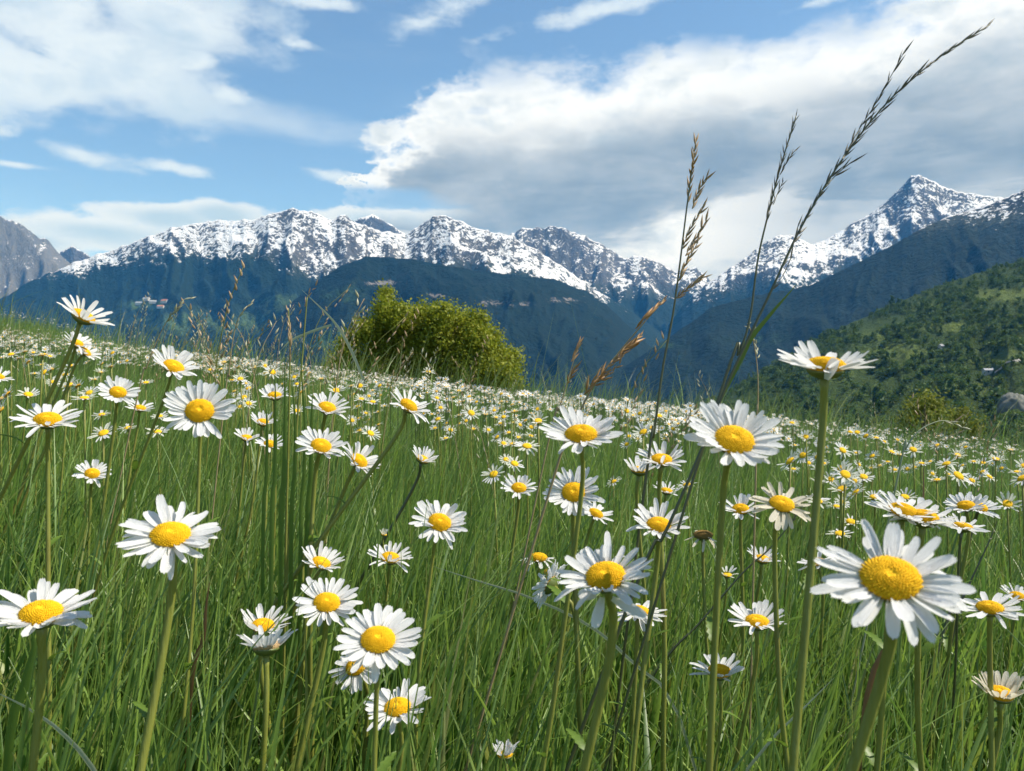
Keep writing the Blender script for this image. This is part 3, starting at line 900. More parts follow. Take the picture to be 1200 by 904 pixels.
def disc_mesh(mat, florets=True, rad=0.37, hgt=0.19, name='disc', rings=9, segs=28):
    def prof(r):     # r in 0..1
        return hgt * math.sqrt(max(0, 1 - (r * 0.985) ** 2.3)) - 0.055 * math.exp(-(r / 0.2) ** 2)
    vs, fs = [(0, 0, prof(0))], []
    for i in range(1, rings + 1):
        r = math.sin(i / rings * math.pi / 2)
        for k in range(segs):
            a = 2 * math.pi * k / segs; vs.append((rad * r * math.cos(a), rad * r * math.sin(a), prof(r)))
    for k in range(segs): fs.append((0, 1 + k, 1 + (k + 1) % segs))
    for i in range(rings - 1):
        for k in range(segs):
            a = 1 + i * segs + k; b = 1 + i * segs + (k + 1) % segs; fs.append((a, a + segs, b + segs, b))
    b0 = len(vs)
    for k in range(segs):
        a = 2 * math.pi * k / segs; vs.append((rad * 0.9 * math.cos(a), rad * 0.9 * math.sin(a), -0.03))
    for k in range(segs):
        a = 1 + (rings - 1) * segs + k; b = 1 + (rings - 1) * segs + (k + 1) % segs
        fs.append((a, b0 + k, b0 + (k + 1) % segs, b))
    if florets:
        N = 330; ga = math.pi * (3 - 5 ** 0.5)
        for i in range(12, N):
            q = math.sqrt((i + 0.5) / N); r = min(1, math.sin(q * math.pi / 2) * 0.995) if False else q * 0.985
            a = i * ga; z = prof(r); c = Vector((rad * r * math.cos(a), rad * r * math.sin(a), z))
            nz = Vector((math.cos(a) * r * 0.9, math.sin(a) * r * 0.9, 1.05 - r * 0.75)).normalized()
            tx = nz.orthogonal().normalized(); ty = nz.cross(tx)
            s = 0.0155 + 0.007 * r; hh = (0.016 + 0.020 * r) * random.uniform(0.7, 1.3)
            b = len(vs)
            for k in range(5):
                an = 2 * math.pi * k / 5
                vs.append(c + (tx * math.cos(an) + ty * math.sin(an)) * s - nz * 0.006)
            for k in range(5):
                an = 2 * math.pi * k / 5 + 0.3
                vs.append(c + (tx * math.cos(an) + ty * math.sin(an)) * s * 0.75 + nz * hh * 0.8)
            vs.append(c + nz * hh * 0.55)
            for k in range(5):
                k2 = (k + 1) % 5
                fs.append((b + k, b + k2, b + 5 + k2, b + 5 + k)); fs.append((b + 5 + k, b + 5 + k2, b + 10))
    return mesh_py(name, vs, fs, mat)


DISC, DISC_PALE, DISC_BROWN = disc_mesh(M['disc']), disc_mesh(M['disc_pale']), disc_mesh(M['disc_brown'])
DISC_LOW = disc_mesh(M['disc'], False, rings=5, segs=14)


def calyx_mesh():
    pr = [(0.10, -0.20), (0.16, -0.19), (0.27, -0.13), (0.34, -0.06), (0.36, -0.015), (0.30, 0.0)]
    segs = 24; vs, fs = [], []
    for i, (r, z) in enumerate(pr):
        for k in range(segs):
            a = 2 * math.pi * k / segs; rr = r * (1 + (0.05 if (k + i) % 2 else -0.04)); vs.append((rr * math.cos(a), rr * math.sin(a), z))
    for i in range(len(pr) - 1):
        for k in range(segs): fs.append((i * segs + k, i * segs + (k + 1) % segs, (i + 1) * segs + (k + 1) % segs, (i + 1) * segs + k))
    return mesh_py('calyx', vs, fs, M['calyx'])
CALYX = calyx_mesh()


def stem_leaf():
    vs, fs = [], []
    n = 13
    for i in range(n):
        t = i / (n - 1); w = 0.11 * (0.35 + 0.65 * math.sin(math.pi * min(1, t * 0.95 + 0.08)) ** 0.8) * (1.25 if i % 2 else 0.8) if i < n - 1 else 0.012
        x = t * 0.95; z = 0.30 * t - 0.42 * t * t
        vs += [(x, -w, z + 0.03), (x, 0, z), (x, w, z + 0.03)]
        if i: b = i * 3; fs += [(b - 3, b - 2, b + 1, b), (b - 2, b - 1, b + 2, b + 1)]
    return mesh_py('leaf', vs, fs, M['blade_green'])
STEM_LEAF = stem_leaf()


def petals_joined(n, cup, seed, low=False):
    """All rays of a small head as one mesh, unit head."""
    rr = random.Random(seed); vs, fs = [], []
    src = [[tuple(v.co) for v in m.vertices] for m in PET]
    for k in range(n):
        a = 2 * math.pi * (k + rr.uniform(-0.35, 0.35)) / n
        mt = Matrix.Rotation(a, 4, 'Z') @ Matrix.Translation((0.26, 0, 0)) @ Matrix.Rotation(-R(cup + rr.gauss(0, 9)), 4, 'Y') @ Matrix.Translation((-0.26, 0, 0)) @ Matrix.Scale(rr.uniform(0.84, 1.06), 4)
        q = src[rr.choice((0, 1, 2, 3, 4, 5))]
        b = len(vs)
        if low:
            idx = [(0, 0), (0, 4), (3, 0), (3, 2), (3, 4), (6, 0), (6, 4)]
            vs += [mt @ Vector(q[i * 5 + j]) for i, j in idx]
            fs += [(b, b + 2, b + 3), (b, b + 3, b + 1), (b + 1, b + 3, b + 4), (b + 2, b + 5, b + 3), (b + 3, b + 5, b + 6), (b + 3, b + 6, b + 4)]
        else:
            rows = (0, 2, 4, 6); cols = (0, 2, 4)
            vs += [mt @ Vector(q[i * 5 + j]) for i in rows for j in cols]
            for i in range(3):
                for j in range(2): c = b + i * 3 + j; fs.append((c, c + 3, c + 4, c + 1))
    return mesh_py('petals', vs, fs, M['petal'])


HEADS = []           # (px, py, D, Y): kept clear of nearer blades
def head_frame(c, asp, roll):
    v = (Vector((0, 0, EYE)) - c).normalized()
    upv = (Vector((0, 0, 1)) - v * v.z).normalized(); rg = upv.cross(v)
    st = math.sqrt(max(0, 1 - asp * asp))
    n = v * asp + (upv * math.cos(R(roll)) + rg * math.sin(R(roll))) * st
    xa = n.orthogonal().normalized(); ya = n.cross(xa)
    m = Matrix((xa, ya, n)).transposed().to_4x4(); m.translation = c
    return m, n


def stem_curve(head, n, R_, slope, drop):
    gx = head.x + slope * drop
    base = Vector((gx, head.y + random.uniform(-0.03, 0.05), 0)); base.z = float(gz(base.x, base.y)) - 0.01
    p0 = head - n * R_ * 0.17
    p1 = p0 - n * R_ * 0.9 - Vector((0, 0, R_ * 0.5))
    mid = p1.lerp(base, 0.5) + Vector((random.uniform(-0.012, 0.012), random.uniform(-0.01, 0.01), 0))
    return base, spline([p0, p1, p1.lerp(mid, 0.5) + Vector((random.uniform(-0.005, 0.005), 0, 0)), mid, base], 16)


def hero(label, px, py, D, asp=0.55, roll=0, cup=12, n=22, slope=None, kind='', real=0.05, sr=1.0, spread=360, skip=0.04, jit=8, dark=False, extra=(), group='ox-eye daisies in the near grass'):
    rr = random.Random(int(px * 31 + py * 7 + D))
    Y = real * rr.uniform(0.96, 1.05) * F / D
    c = P(px, py, Y); R_ = D / 2 / F * Y * 1.03
    m, nrm = head_frame(c, asp, roll)
    if slope is None: slope = -0.45 * math.sin(R(roll)) - 0.05 + rr.uniform(-0.06, 0.06)
    base, cur = stem_curve(c, nrm, R_, slope, max(0.1, c.z - float(gz(c.x, c.y))))
    root = empty('daisy', base)
    T = Matrix.Translation(-base)
    big = D >= 34
    r0 = R_ * 0.085 * sr
    rad = [r0 * 1.25] + [r0 * (0.9 + 0.25 * i / 14) for i in range(15)]
    v, f = tube([p - base for p in cur], rad, 8 if big else 5)
    obj('stem', mesh_py('stem', v, f, M['stem_dark'] if dark else M['stem']), root)
    if D >= 50:
        for q in range(3):                                       # small toothed leaves on the lower stem
            p = cur[6 + q * 3] - base; L = rr.uniform(0.018, 0.034)
            obj('leaf', STEM_LEAF, root, Matrix.Translation(p) @ Matrix.Rotation(rr.uniform(0, 6.28), 4, 'Z') @ Matrix.Rotation(-R(rr.uniform(20, 50)), 4, 'Y') @ Matrix.Scale(L, 4))
    S = Matrix.Diagonal((R_, R_, R_, 1))
    dm = {'': DISC, 'cream': DISC, 'pale': DISC_PALE, 'brown': DISC_BROWN, 'stub': DISC, 'away': DISC}[kind]
    dsc = {'stub': 1.25, 'brown': 1.25}.get(kind, 1.0)
    obj('disc', dm if big else DISC_LOW, root, T @ m @ S @ Matrix.Rotation(rr.uniform(0, 6.28), 4, 'Z') @ Matrix.Diagonal((dsc, dsc, dsc * rr.uniform(0.85, 1.2), 1)))
    obj('calyx', CALYX, root, T @ m @ S)
    pool = PETC if kind in ('cream', 'brown') else PET
    if D >= 34:
        n = int(n * 1.5); cup += 3
        for k in range(n):
            if rr.random() < skip: continue
            a = 2 * math.pi * (k + rr.uniform(-0.3, 0.3)) / n
            pm = T @ m @ S @ Matrix.Translation((0, 0, -0.022 + 0.032 * (k % 2))) @ Matrix.Rotation(a, 4, 'Z') @ Matrix.Translation((0.28, 0, 0)) @ Matrix.Rotation(-R(cup + rr.gauss(0, jit)), 4, 'Y') \
                @ Matrix.Rotation(R(rr.gauss(0, 9)), 4, 'X') @ Matrix.Translation((-0.28, 0, 0)) @ Matrix.Diagonal((rr.uniform(0.84, 1.05), rr.uniform(0.75, 1.18), 1, 1))
            wts = (5, 3, 4, 2, 3, 2, 0.6) if kind not in ('brown', 'stub') else (1, 1, 1, 4, 2, 1, 4)
            obj('petal', rr.choices(pool, wts)[0], root, pm)
    else:
        o = obj('petals', petals_joined(min(n, 20), cup, int(px + py)), root, T @ m @ S); tag(o, kind='stuff')
    vw = (Vector((0, 0, EYE)) - c).normalized(); up_ = (Vector((0, 0, 1)) - vw * vw.z).normalized(); rt = up_.cross(vw)
    for bd, dd, sc_ in extra:                                   # single petals that fold or hang
        b_ = rt * bd[0] + up_ * bd[1] + vw * bd[2]
        xd = (rt * dd[0] + up_ * dd[1] + vw * dd[2]).normalized(); zd = (vw - xd * vw.dot(xd)).normalized(); yd = zd.cross(xd)
        mm = Matrix((xd, yd, zd)).transposed().to_4x4(); mm.translation = c - base + b_ * R_ - xd * R_ * 0.27
        obj('petal', PET[0], root, mm @ Matrix.Diagonal((R_ * sc_, R_ * 1.15, R_, 1)))
    tag(root, label, 'daisy', group)
    HEADS.append((px, py, D, Y))
    return root


H = hero
H('largest daisy, wide open, facing the viewer in the right foreground', 1043, 681, 172, 0.70, 6, 3, 27, -0.25, jit=7, sr=0.95)
H('tall daisy seen side-on against the hillside, one petal folded over its disc', 967, 432, 115, 0.14, 4, 19, 17, -0.15, jit=10, skip=0.08, extra=[((0.06, -0.12, 0.36), (0.32, 0.8, 0.05), 0.62)])
H('tall white daisy standing before the dark valley left of the side-on one', 860, 518, 120, 0.66, 16, 19, 23, -0.06, sr=0.85, jit=8)
H('big blurred daisy with upright petals and one long petal hanging at lower right', 710, 678, 120, 0.66, -8, 20, 21, -0.18, jit=13, sr=1.1, extra=[((0.12, -0.36, 0.2), (0.85, -0.42, 0.35), 1.0), ((-0.3, -0.3, 0.25), (-0.9, 0.0, 0.4), 0.5), ((-0.08, -0.4, 0.1), (-0.25, -0.95, 0.1), 0.8)])
H('cupped white daisy with wide low disc standing tallest in the centre', 681, 512, 97, 0.46, 0, 17, 25, -0.08, sr=0.7)
H('wide daisy with a face-on yellow disc crossed by a green stem', 672, 578, 70, 0.85, 0, 10, 24)
H('small daisy tucked under the right edge of the stem-crossed daisy', 698, 603, 46, 0.40, 28, 8, 20)
H('small round daisy left of the stem-crossed daisy in the centre', 608, 573, 46, 0.65, 5, 20, 18)
H('flat open daisy on a thick pale stem at the left', 200, 629, 115, 0.60, 0, 3, 26, -0.17, sr=1.05, jit=8)
H('large daisy cut by the left edge of the photo, petals raised behind', 48, 722, 118, 0.52, 0, 14, 22, -0.12, jit=10)
H('face-on daisy with greyish petals in the upper left', 234, 483, 82, 0.85, 0, 12, 24, -0.1, sr=0.6)
H('white daisy tilting right on a bare leaning stem above the grey face-on one', 203, 431, 62, 0.55, 24, 28, 20, -0.42, sr=0.7)
H('highest daisy at the left, standing against the blue mountain', 97, 372, 70, 0.28, 28, 32, 15, -0.55, sr=0.8, jit=9)
H('small daisy just below the highest left one, petals half open', 90, 403, 38, 0.45, 25, 30, 15, -0.4)
H('small tilted daisy touching the half open one below the highest', 100, 413, 36, 0.40, 45, 25, 16, -0.4)
H('low wide daisy near the left edge with a few front petals drooping', 56, 494, 76, 0.46, 0, 14, 20, 0.0, jit=13, sr=0.8)
H('daisy with an orange tinged disc left of the grey face-on one', 138, 461, 48, 0.70, 8, 18, 19)
H('small low daisy between the orange tinged one and the grey face-on one', 164, 479, 34, 0.45, 10, 20, 15)
H('small ragged daisy above the low wide one at the left', 33, 463, 27, 0.50, 10, 25, 14)
H('daisy cut in half by the left edge above the meadow', -2, 442, 34, 0.40, 20, 20, 16)
H('small pale daisy deep in grass above the flat open left one', 108, 556, 42, 0.70, 6, 18, 20)
H('upright daisy crossed by thick green blades in front of the bush', 322, 465, 42, 0.42, 0, 30, 14)
H('uppermost of three small daisies clustered beside the tall blades', 308, 496, 36, 0.40, 12, 32, 15)
H('left daisy of the small three beside the tall blades', 289, 514, 34, 0.45, 10, 35, 13)
H('lowest right daisy of the small three beside the tall blades', 316, 521, 36, 0.55, 10, 18, 16)
H('open daisy just right of the tall green blades', 376, 524, 62, 0.65, 16, 22, 19, -0.1, jit=12)
H('cupped daisy with fanned petals above the one beside the tall blades', 383, 479, 54, 0.55, 16, 24, 19, -0.1)
H('tiny daisy behind the upper edge of the fanned cupped one', 394, 458, 24, 0.60, 5, 15, 12)
H('daisy tipped to the right with crumpled petals, right of the blades', 420, 541, 56, 0.55, 40, 22, 19, -0.4, jit=13)
H('daisy tilted right with spread thin petals below the bush', 478, 477, 58, 0.42, 34, 16, 15, -0.6, jit=12)
H('half open cup daisy on a dark stem in the mid grass', 495, 539, 42, 0.35, 25, 42, 16, -0.5, dark=True)
H('single daisy tilting right in the middle of the open grass', 515, 614, 70, 0.70, 18, 14, 23, -0.1, jit=10, sr=0.7)
H('small untidy daisy below and left of the single grass daisy', 457, 655, 56, 0.50, 8, 22, 17, jit=14, sr=0.7)
H('daisy with a thin dark blade across its disc', 376, 661, 60, 0.50, 22, 26, 18, -0.1)
H('full daisy with a domed disc below the blade-crossed one', 383, 708, 80, 0.68, 8, 8, 22, -0.15, jit=11)
H('broad white daisy, largest of the lower left cluster', 443, 752, 104, 0.72, 3, 9, 24, -0.1, sr=0.7)
H('daisy turned left, half hidden beneath the broad white one', 418, 782, 66, 0.72, -32, -4, 20, 0.05, real=0.048)
H('lowest daisy of the lower left cluster, petals fanned up', 466, 831, 82, 0.60, -6, 18, 21, -0.12, jit=11, sr=0.8)
H('small fan-shaped daisy among tall blades at the lower left', 308, 735, 68, 0.52, 4, 33, 15, 0.1, jit=7)
H('side-on daisy with a faded pinkish disc under the fan-shaped one', 312, 760, 80, 0.08, 0, 38, 16, 0.0, 'pale', jit=11, real=0.052)
H('daisy with its orange disc tipped down behind the big blurred one', 748, 718, 66, 0.30, 4, -6, 20, jit=12)
H('dry daisy with short curled petals and two-lobed yellow disc', 631, 655, 42, 0.30, 0, -5, 10, 0.0, 'stub', jit=22)
H('small yellow daisy with few petals below the dry curled one', 645, 673, 34, 0.40, 10, -20, 9, 0.0, 'stub', jit=20)
H('white daisy turned away, only its raised petals seen left of the blurred one', 645, 686, 62, -0.35, -60, 8, 20, 0.1)
H('daisy crossed by dark grass stems, disc partly shaded', 772, 617, 74, 0.55, 5, 20, 18, -0.1, jit=11)
H('cup shaped daisy opening upward in the centre right', 749, 552, 52, 0.25, 5, 40, 15, 0.05)
H('open daisy with thin petals just above the upward cup', 775, 540, 66, 0.42, 4, 22, 18, 0.0, jit=12)
H('ragged little daisy below the upward cup', 781, 576, 36, 0.35, 12, 22, 12)
H('withered daisy with a brown disc and curled petals', 824, 629, 46, 0.22, 0, -15, 8, 0.0, 'brown', jit=26)
H('daisy behind a green stem right of the tall valley daisy stem', 868, 598, 50, 0.50, 0, 16, 16, jit=16)
H('fading cream daisy with drooping ragged petals and a domed disc', 916, 592, 74, 0.58, 14, -14, 17, 0.0, 'cream', jit=17)
H('small cupped daisy low in the grass right of the tall stem', 893, 656, 44, 0.40, 10, 34, 15, jit=13)
H('greenish half opened bud daisy at the foot of the tall stem', 852, 674, 30, 0.45, 5, 30, 12, real=0.03)
H('open daisy low in the grass left of the thick slanting stem', 887, 730, 72, 0.46, 3, 25, 20, -0.15, sr=0.9)
H('small pale daisy low behind the tall valley daisy stem', 843, 789, 68, 0.46, -3, 24, 17, 0.0, jit=10, sr=0.7)
H('small daisy with an orange disc left of the largest one', 958, 660, 46, 0.35, -15, 12, 14, jit=16)
H('tiny orange centred daisy above the largest one', 997, 612, 30, 0.50, 10, 10, 12)
H('tiny yellow daisy beside the tiny orange centred one', 984, 626, 32, 0.45, 0, 5, 12)
H('tilted daisy with orange disc just behind the largest one', 1058, 601, 82, 0.34, 14, 14, 20, 0.0, jit=12)
H('daisy with spiky petals overlapping the tilted orange disc one', 1082, 609, 84, 0.28, 6, 12, 20, 0.05, jit=13)
H('upper daisy of the pair at the right, pale disc', 1132, 594, 50, 0.50, -6, 22, 18, -0.1)
H('daisy of the right pair facing right with a small yellow disc', 1148, 595, 44, 0.50, 24, 12, 16, -0.3, dark=True)
H('low side-on daisy on a thin dark stem beneath the right pair', 1128, 618, 54, 0.22, 8, 12, 17, 0.0, dark=True, sr=0.6)
H('flat daisy with an oval disc at the right edge', 1160, 714, 74, 0.42, 0, 6, 18, 0.0, jit=10)
H('cream coloured cup daisy in the lower right corner', 1172, 815, 74, 0.45, 4, 46, 15, -0.2, 'cream', jit=8)
H('closed white flower deep in the grass at the bottom centre', 592, 886, 46, 0.30, -5, 62, 14, 0.0, real=0.026)
H('green and white bud above the small untidy daisy', 450, 627, 18, 0.3, 5, 65, 12, real=0.018)
H('lone tiny daisy on a thin stem before the bush', 502, 436, 16, 0.35, 10, 12, 12, 0.0, sr=0.5)
H('small daisy at the left of the white row behind the largest', 1024, 583, 26, 0.5, -6, 15, 14)
H('small white daisy peeping above the tilted orange disc one', 1060, 583, 28, 0.5, 6, 22, 14)
H('loose petalled daisy low on the right margin beside the oval disc one', 1192, 700, 42, 0.45, 10, 20, 14)
H('small open daisy in the gap right of the cream drooping one', 958, 588, 30, 0.45, 8, 14, 14)


# folded petal on the side-on daisy and hanging petal on the blurred one are in the petal jitter; smaller daisies follow
NICK = [(1043, 681, 172, 'largest daisy in the right foreground'), (967, 432, 115, 'tall side-on daisy'), (860, 518, 120, 'tall white daisy before the valley'),
        (710, 678, 120, 'big blurred daisy'), (681, 512, 97, 'cupped tall daisy in the centre'), (672, 578, 70, 'daisy crossed by a green stem'), (200, 629, 115, 'flat open daisy on a thick stem'),
        (234, 483, 82, 'greyish face-on daisy'), (203, 431, 62, 'right-tilting daisy on a bare leaning stem'), (97, 372, 70, 'highest daisy at the left'), (56, 494, 76, 'low wide daisy near the left edge'),
        (376, 524, 62, 'open daisy beside the tall blades'), (515, 614, 70, 'single daisy in open grass'), (478, 477, 58, 'spread thin petalled daisy below the bush'), (420, 541, 56, 'crumpled daisy tipped right'),
        (887, 730, 72, 'open daisy by the thick slanting stem'), (916, 592, 74, 'cream drooping daisy'), (1132, 594, 50, 'pale disc daisy of the right pair'), (772, 617, 74, 'daisy crossed by dark stems'),
        (775, 540, 66, 'thin petalled daisy over the upward cup'), (608, 573, 46, 'small round daisy'), (495, 539, 42, 'half open cup daisy'), (383, 479, 54, 'fanned cupped daisy'), (322, 465, 42, 'upright daisy behind green blades')]


def mid_daisies(count=218):
    rng = np.random.default_rng(23)
    heads = [petals_joined(n, c, 50 + i) for i, (n, c) in enumerate(((20, 6), (18, 14), (17, 24), (20, -4), (16, 36), (19, 12), (14, 20)))]
    stems = []
    for k in range(6):
        b = random.uniform(-0.12, 0.12)
        v, f = tube(spline([(b, random.uniform(-0.1, 0.1), 0), (b * 0.4, 0, 0.5), (0, 0, 1)], 7), [0.0042] * 7, 5)
        stems.append(mesh_py('stem', v, f, M['stem']))
    placed = 0; pts = []; found = []
    tries = 0
    while placed < count and tries < 9000:
        tries += 1
        y = math.sqrt(rng.uniform(1.15 ** 2, 3.3 ** 2)); u = rng.uniform(-0.70, 0.70); x = u * y
        dens = 0.75 + 0.9 * float(perlin(x * 0.9, y * 0.9, 12)) - (0.35 if u > 0.3 else 0)
        if rng.random() > dens: continue
        h = rng.uniform(0.36, 0.52) if y > 1.6 else rng.uniform(0.40, 0.50)
        g = float(gz(x, y)); c = Vector((x, y, g + h))
        px, py = 600 + x / y * F, 452 + (EYE - c.z) / y * F
        if any(math.hypot(px - a, py - b) < D * 0.5 + 5 for a, b, D, _ in HEADS): continue
        if any((px - a) ** 2 + (py - b) ** 2 < 8 ** 2 for a, b in pts): continue
        pts.append((px, py))
        root = empty('daisy', (x, y, g))
        R_ = rng.uniform(0.020, 0.026)
        obj('stem', stems[placed % 6], root, Matrix.Diagonal((h * 0.9, h * 0.9, h, 1)) @ Matrix.Rotation(rng.uniform(0, 6.28), 4, 'Z'))
        tilt = Matrix.Rotation(rng.uniform(-0.5, 1.9) - 1.2, 4, 'Z') @ Matrix.Rotation(R(rng.uniform(8, 58)), 4, 'X')
        hm = Matrix.Translation((0, 0, h)) @ tilt @ Matrix.Rotation(rng.uniform(0, 6.28), 4, 'Z') @ Matrix.Scale(R_, 4)
        p = obj('petals', heads[int(rng.integers(0, 7))], root, hm); tag(p, kind='stuff')
        obj('disc', DISC_LOW, root, hm)
        found.append((root, px, py, R_ / y * F * 2))
        tag(root, 'small white daisy among many alike, farther back in the flowering meadow', 'daisy', 'small daisies scattered through the middle of the meadow')
        placed += 1
    best = {}
    octs = ('right of', 'above and right of', 'above', 'above and left of', 'left of', 'below and left of', 'below', 'below and right of')
    for root, px, py, D in found:
        if D < 15: continue
        c = [(math.hypot(px - a, py - b), nk, a, b) for a, b, DD, nk in NICK if math.hypot(px - a, py - b) < DD * 0.5 + 90]
        if not c: continue
        d, nk, a, b = min(c)
        o = octs[int(round(math.degrees(math.atan2(b - py, px - a)) / 45)) % 8]
        if (nk, o) not in best or best[nk, o][0] > d: best[nk, o] = (d, root)
    for (nk, o), (d, root) in best.items(): root['label'] = f'small white daisy just {o} the {nk}'
mid_daisies()


def mat_far_daisy():
    m, nt, out = new_mat('far_daisy')
    r, g, b = attr(nt, 'blade')
    c = mixc(nt, g, (0.82, 0.82, 0.80), (0.75, 0.42, 0.01))
    c = mixc(nt, b, c, (0.15, 0.19, 0.04))
    leafy(nt, out, c, c, 0.3, 0.04, 0.5)
    return m
M['far_daisy'] = mat_far_daisy()


def far_daisies():
    rng = np.random.default_rng(31)
    def template(n, seed):
        rr = np.random.default_rng(seed); v, f, a = [], [], []
        for k in range(n):
            an = 2 * np.pi * (k + rr.uniform(-0.3, 0.3)) / n; w = np.pi / n * 0.62; cup = rr.uniform(-0.15, 0.45)
            b = len(v)
            v += [(0.2 * np.cos(an), 0.2 * np.sin(an), 0.0), (np.cos(an - w) * 0.75, np.sin(an - w) * 0.75, cup * 0.7), (np.cos(an) * 1.0, np.sin(an) * 1.0, cup), (np.cos(an + w) * 0.75, np.sin(an + w) * 0.75, cup * 0.7)]
            f.append((b, b + 1, b + 2, b + 3)); a += [(0, 0, 0)] * 4
        b = len(v)
        for k in range(4): an = np.pi / 2 * k; v.append((0.36 * np.cos(an), 0.36 * np.sin(an), 0.05))
        v += [(0.14, 0, 0.19), (0, 0.14, 0.19), (-0.14, 0, 0.19), (0, -0.14, 0.19)]
        for k in range(4): f.append((b + k, b + (k + 1) % 4, b + 4 + (k + 1) % 4, b + 4 + k))
        f.append((b + 4, b + 5, b + 6, b + 7)); a += [(0, 1, 0)] * 8
        return np.array(v), np.array(f), np.array(a, float)
    V, Fc, A = [], [], []; off = 0
    for (y0, y1, n, npet) in ((3.2, 9, 3000, 14), (9, 17, 5400, 9), (17, 27.5, 6300, 7)):
        ts = [template(npet, s) for s in range(5)]
        got = 0
        while got < n:
            y = math.sqrt(rng.uniform(y0 * y0, y1 * y1)); u = rng.uniform(-0.78, 0.78); x = u * y
            dens = 0.50 + 1.15 * float(perlin(x * 0.30, y * 0.20, 12)) + 0.5 * float(perlin(x * 1.1, y * 0.6, 6)) - 0.62 * float(sstep(0.22, 0.40, u)) - (0.25 if (x < -13 and y > 17) else 0)
            if rng.random() > dens: got += 0.25; continue
            v, f, a = ts[int(rng.integers(0, 5))]
            h = rng.uniform(0.38, 0.55) if y < 9 else rng.uniform(0.30, 0.50); g = float(gz(x, y)); s = rng.uniform(0.017, 0.026) * (0.72 if u > 0.36 else 1.0)
            m = (Matrix.Rotation(rng.uniform(-1.6, 1.0), 3, 'Z') @ Matrix.Rotation(R(rng.uniform(0, 55)), 3, 'X') @ Matrix.Rotation(rng.uniform(0, 6.28), 3, 'Z'))
            q = (v * s) @ np.array(m).T + np.array((x, y, g + h))
            V.append(q); Fc.append(f + off); A.append(a); off += len(v)
            if y < 9:
                w = 0.0022
                V.append(np.array([(x - w, y, g), (x + w, y, g), (x + w, y, g + h - 0.006), (x - w, y, g + h - 0.006)])); Fc.append(np.array([(0, 1, 2, 3)]) + off); A.append(np.array([(0, 0, 1.0)] * 4)); off += 4
            got += 1
    me = mesh_np('distant_daisies', np.vstack(V), np.vstack(Fc), M['far_daisy'], False, {'blade': np.vstack(A)})
    tag(obj('distant_daisies', me), 'countless tiny white daisies spread over the far meadow', 'wildflowers', kind='stuff')
far_daisies()


# ------------------------------------------------------------------ grass
def blades(n, y0, y1, umax, hmean, hsd, w0, segs, rng, lean=0.5, hmin=0.12, wind=0.15, dry=0.03, clear=False, dens=None, fold=False):
    y = np.sqrt(rng.uniform(y0 * y0, y1 * y1, n)); u = rng.uniform(-umax, umax, n); x = u * y
    if dens is not None:
        k = rng.random(n) < dens(x, y); x, y = x[k], y[k]; n = len(x)
    h = np.maximum(hmin, rng.normal(hmean, hsd, n)) * (1 + 0.22 * perlin(x * 1.3, y * 1.3, 21))
    th = rng.uniform(0, 2 * np.pi, n)
    l = np.abs(rng.normal(0, lean, n)) * h
    dxy = np.stack([np.cos(th) * l + wind * h + 0.10 * h * perlin(x * 0.8, y * 0.8, 40), np.sin(th) * l], -1)
    w = w0 * rng.uniform(0.40, 1.45, n)
    g = gz(x, y)
    if clear:
        tx, tz, ty = x + dxy[:, 0], g + h, y + dxy[:, 1]
        keep = np.ones(n, bool)
        for (px, py, D, Yh) in HEADS:
            if D < 30: continue
            for fr in (1.0, 0.75, 0.5):
                yy = y + (ty - y) * fr ** 1.8
                qx = 600 + (x + (tx - x) * fr ** 1.8) / yy * F; qy = 452 + (EYE - (g + h * fr)) / yy * F
                keep &= ~((yy < Yh + 0.01) & (np.hypot((qx - px), (qy - py) * 1.2) < D * 0.52) & (rng.random(n) < 0.9))
        x, y, h, th, dxy, w, g = x[keep], y[keep], h[keep], th[keep], dxy[keep], w[keep], g[keep]; n = len(x)
    face = th + np.pi / 2 + rng.normal(0, 0.9, n)
    sx, sy = np.cos(face), np.sin(face)
    K = 3 if fold else 2
    V = np.zeros((n, (segs + 1) * K, 3)); A = np.zeros((n, (segs + 1) * K, 3))
    r = rng.random(n); dr = (rng.random(n) < dry).astype(float) * rng.uniform(0.4, 1, n) * (w > 0.0034)
    bow = rng.uniform(1.5, 2.6, n); tw = rng.normal(0, 0.7, n)
    for i in range(segs + 1):
        t = i / segs
        ww = w * (0.55 + 0.9 * t - 1.42 * t * t) * 0.9 + 0.0001
        sx, sy = np.cos(face + tw * t), np.sin(face + tw * t)
        cx, cy, cz = x + dxy[:, 0] * t ** bow, y + dxy[:, 1] * t ** bow, g - 0.01 + h * (t - 0.12 * t * t * np.clip(np.hypot(*dxy.T) / h, 0, 1))
        for s, sg in enumerate((-1, 0, 1) if fold else (-1, 1)):
            d = 0.22 * ww if sg == 0 else 0
            V[:, i * K + s] = np.stack([cx + sg * sx * ww / 2 - sy * d, cy + sg * sy * ww / 2 + sx * d, cz], -1)
            A[:, i * K + s] = np.stack([r, np.full(n, t), dr], -1)
    k = np.arange(segs) * K
    q = np.stack([k, k + 1, k + K + 1, k + K], -1)
    if fold: q = np.vstack([q, q + 1])
    Fc = (np.arange(n)[:, None, None] * (segs + 1) * K + q[None]).reshape(-1, 4)
    return V.reshape(-1, 3), Fc, A.reshape(-1, 3)


def join(parts):
    V, Fc, A = [], [], []; off = 0
    for v, f, a in parts: V.append(v); Fc.append(f + off); A.append(a); off += len(v)
    return np.vstack(V), np.vstack(Fc), np.vstack(A)


def clumpy(x, y):
    return np.clip(0.62 + 1.5 * perlin(x * 7.0, y * 5.0, 61) + 0.5 * perlin(x * 19.0, y * 15.0, 62), 0.04, 1.0)


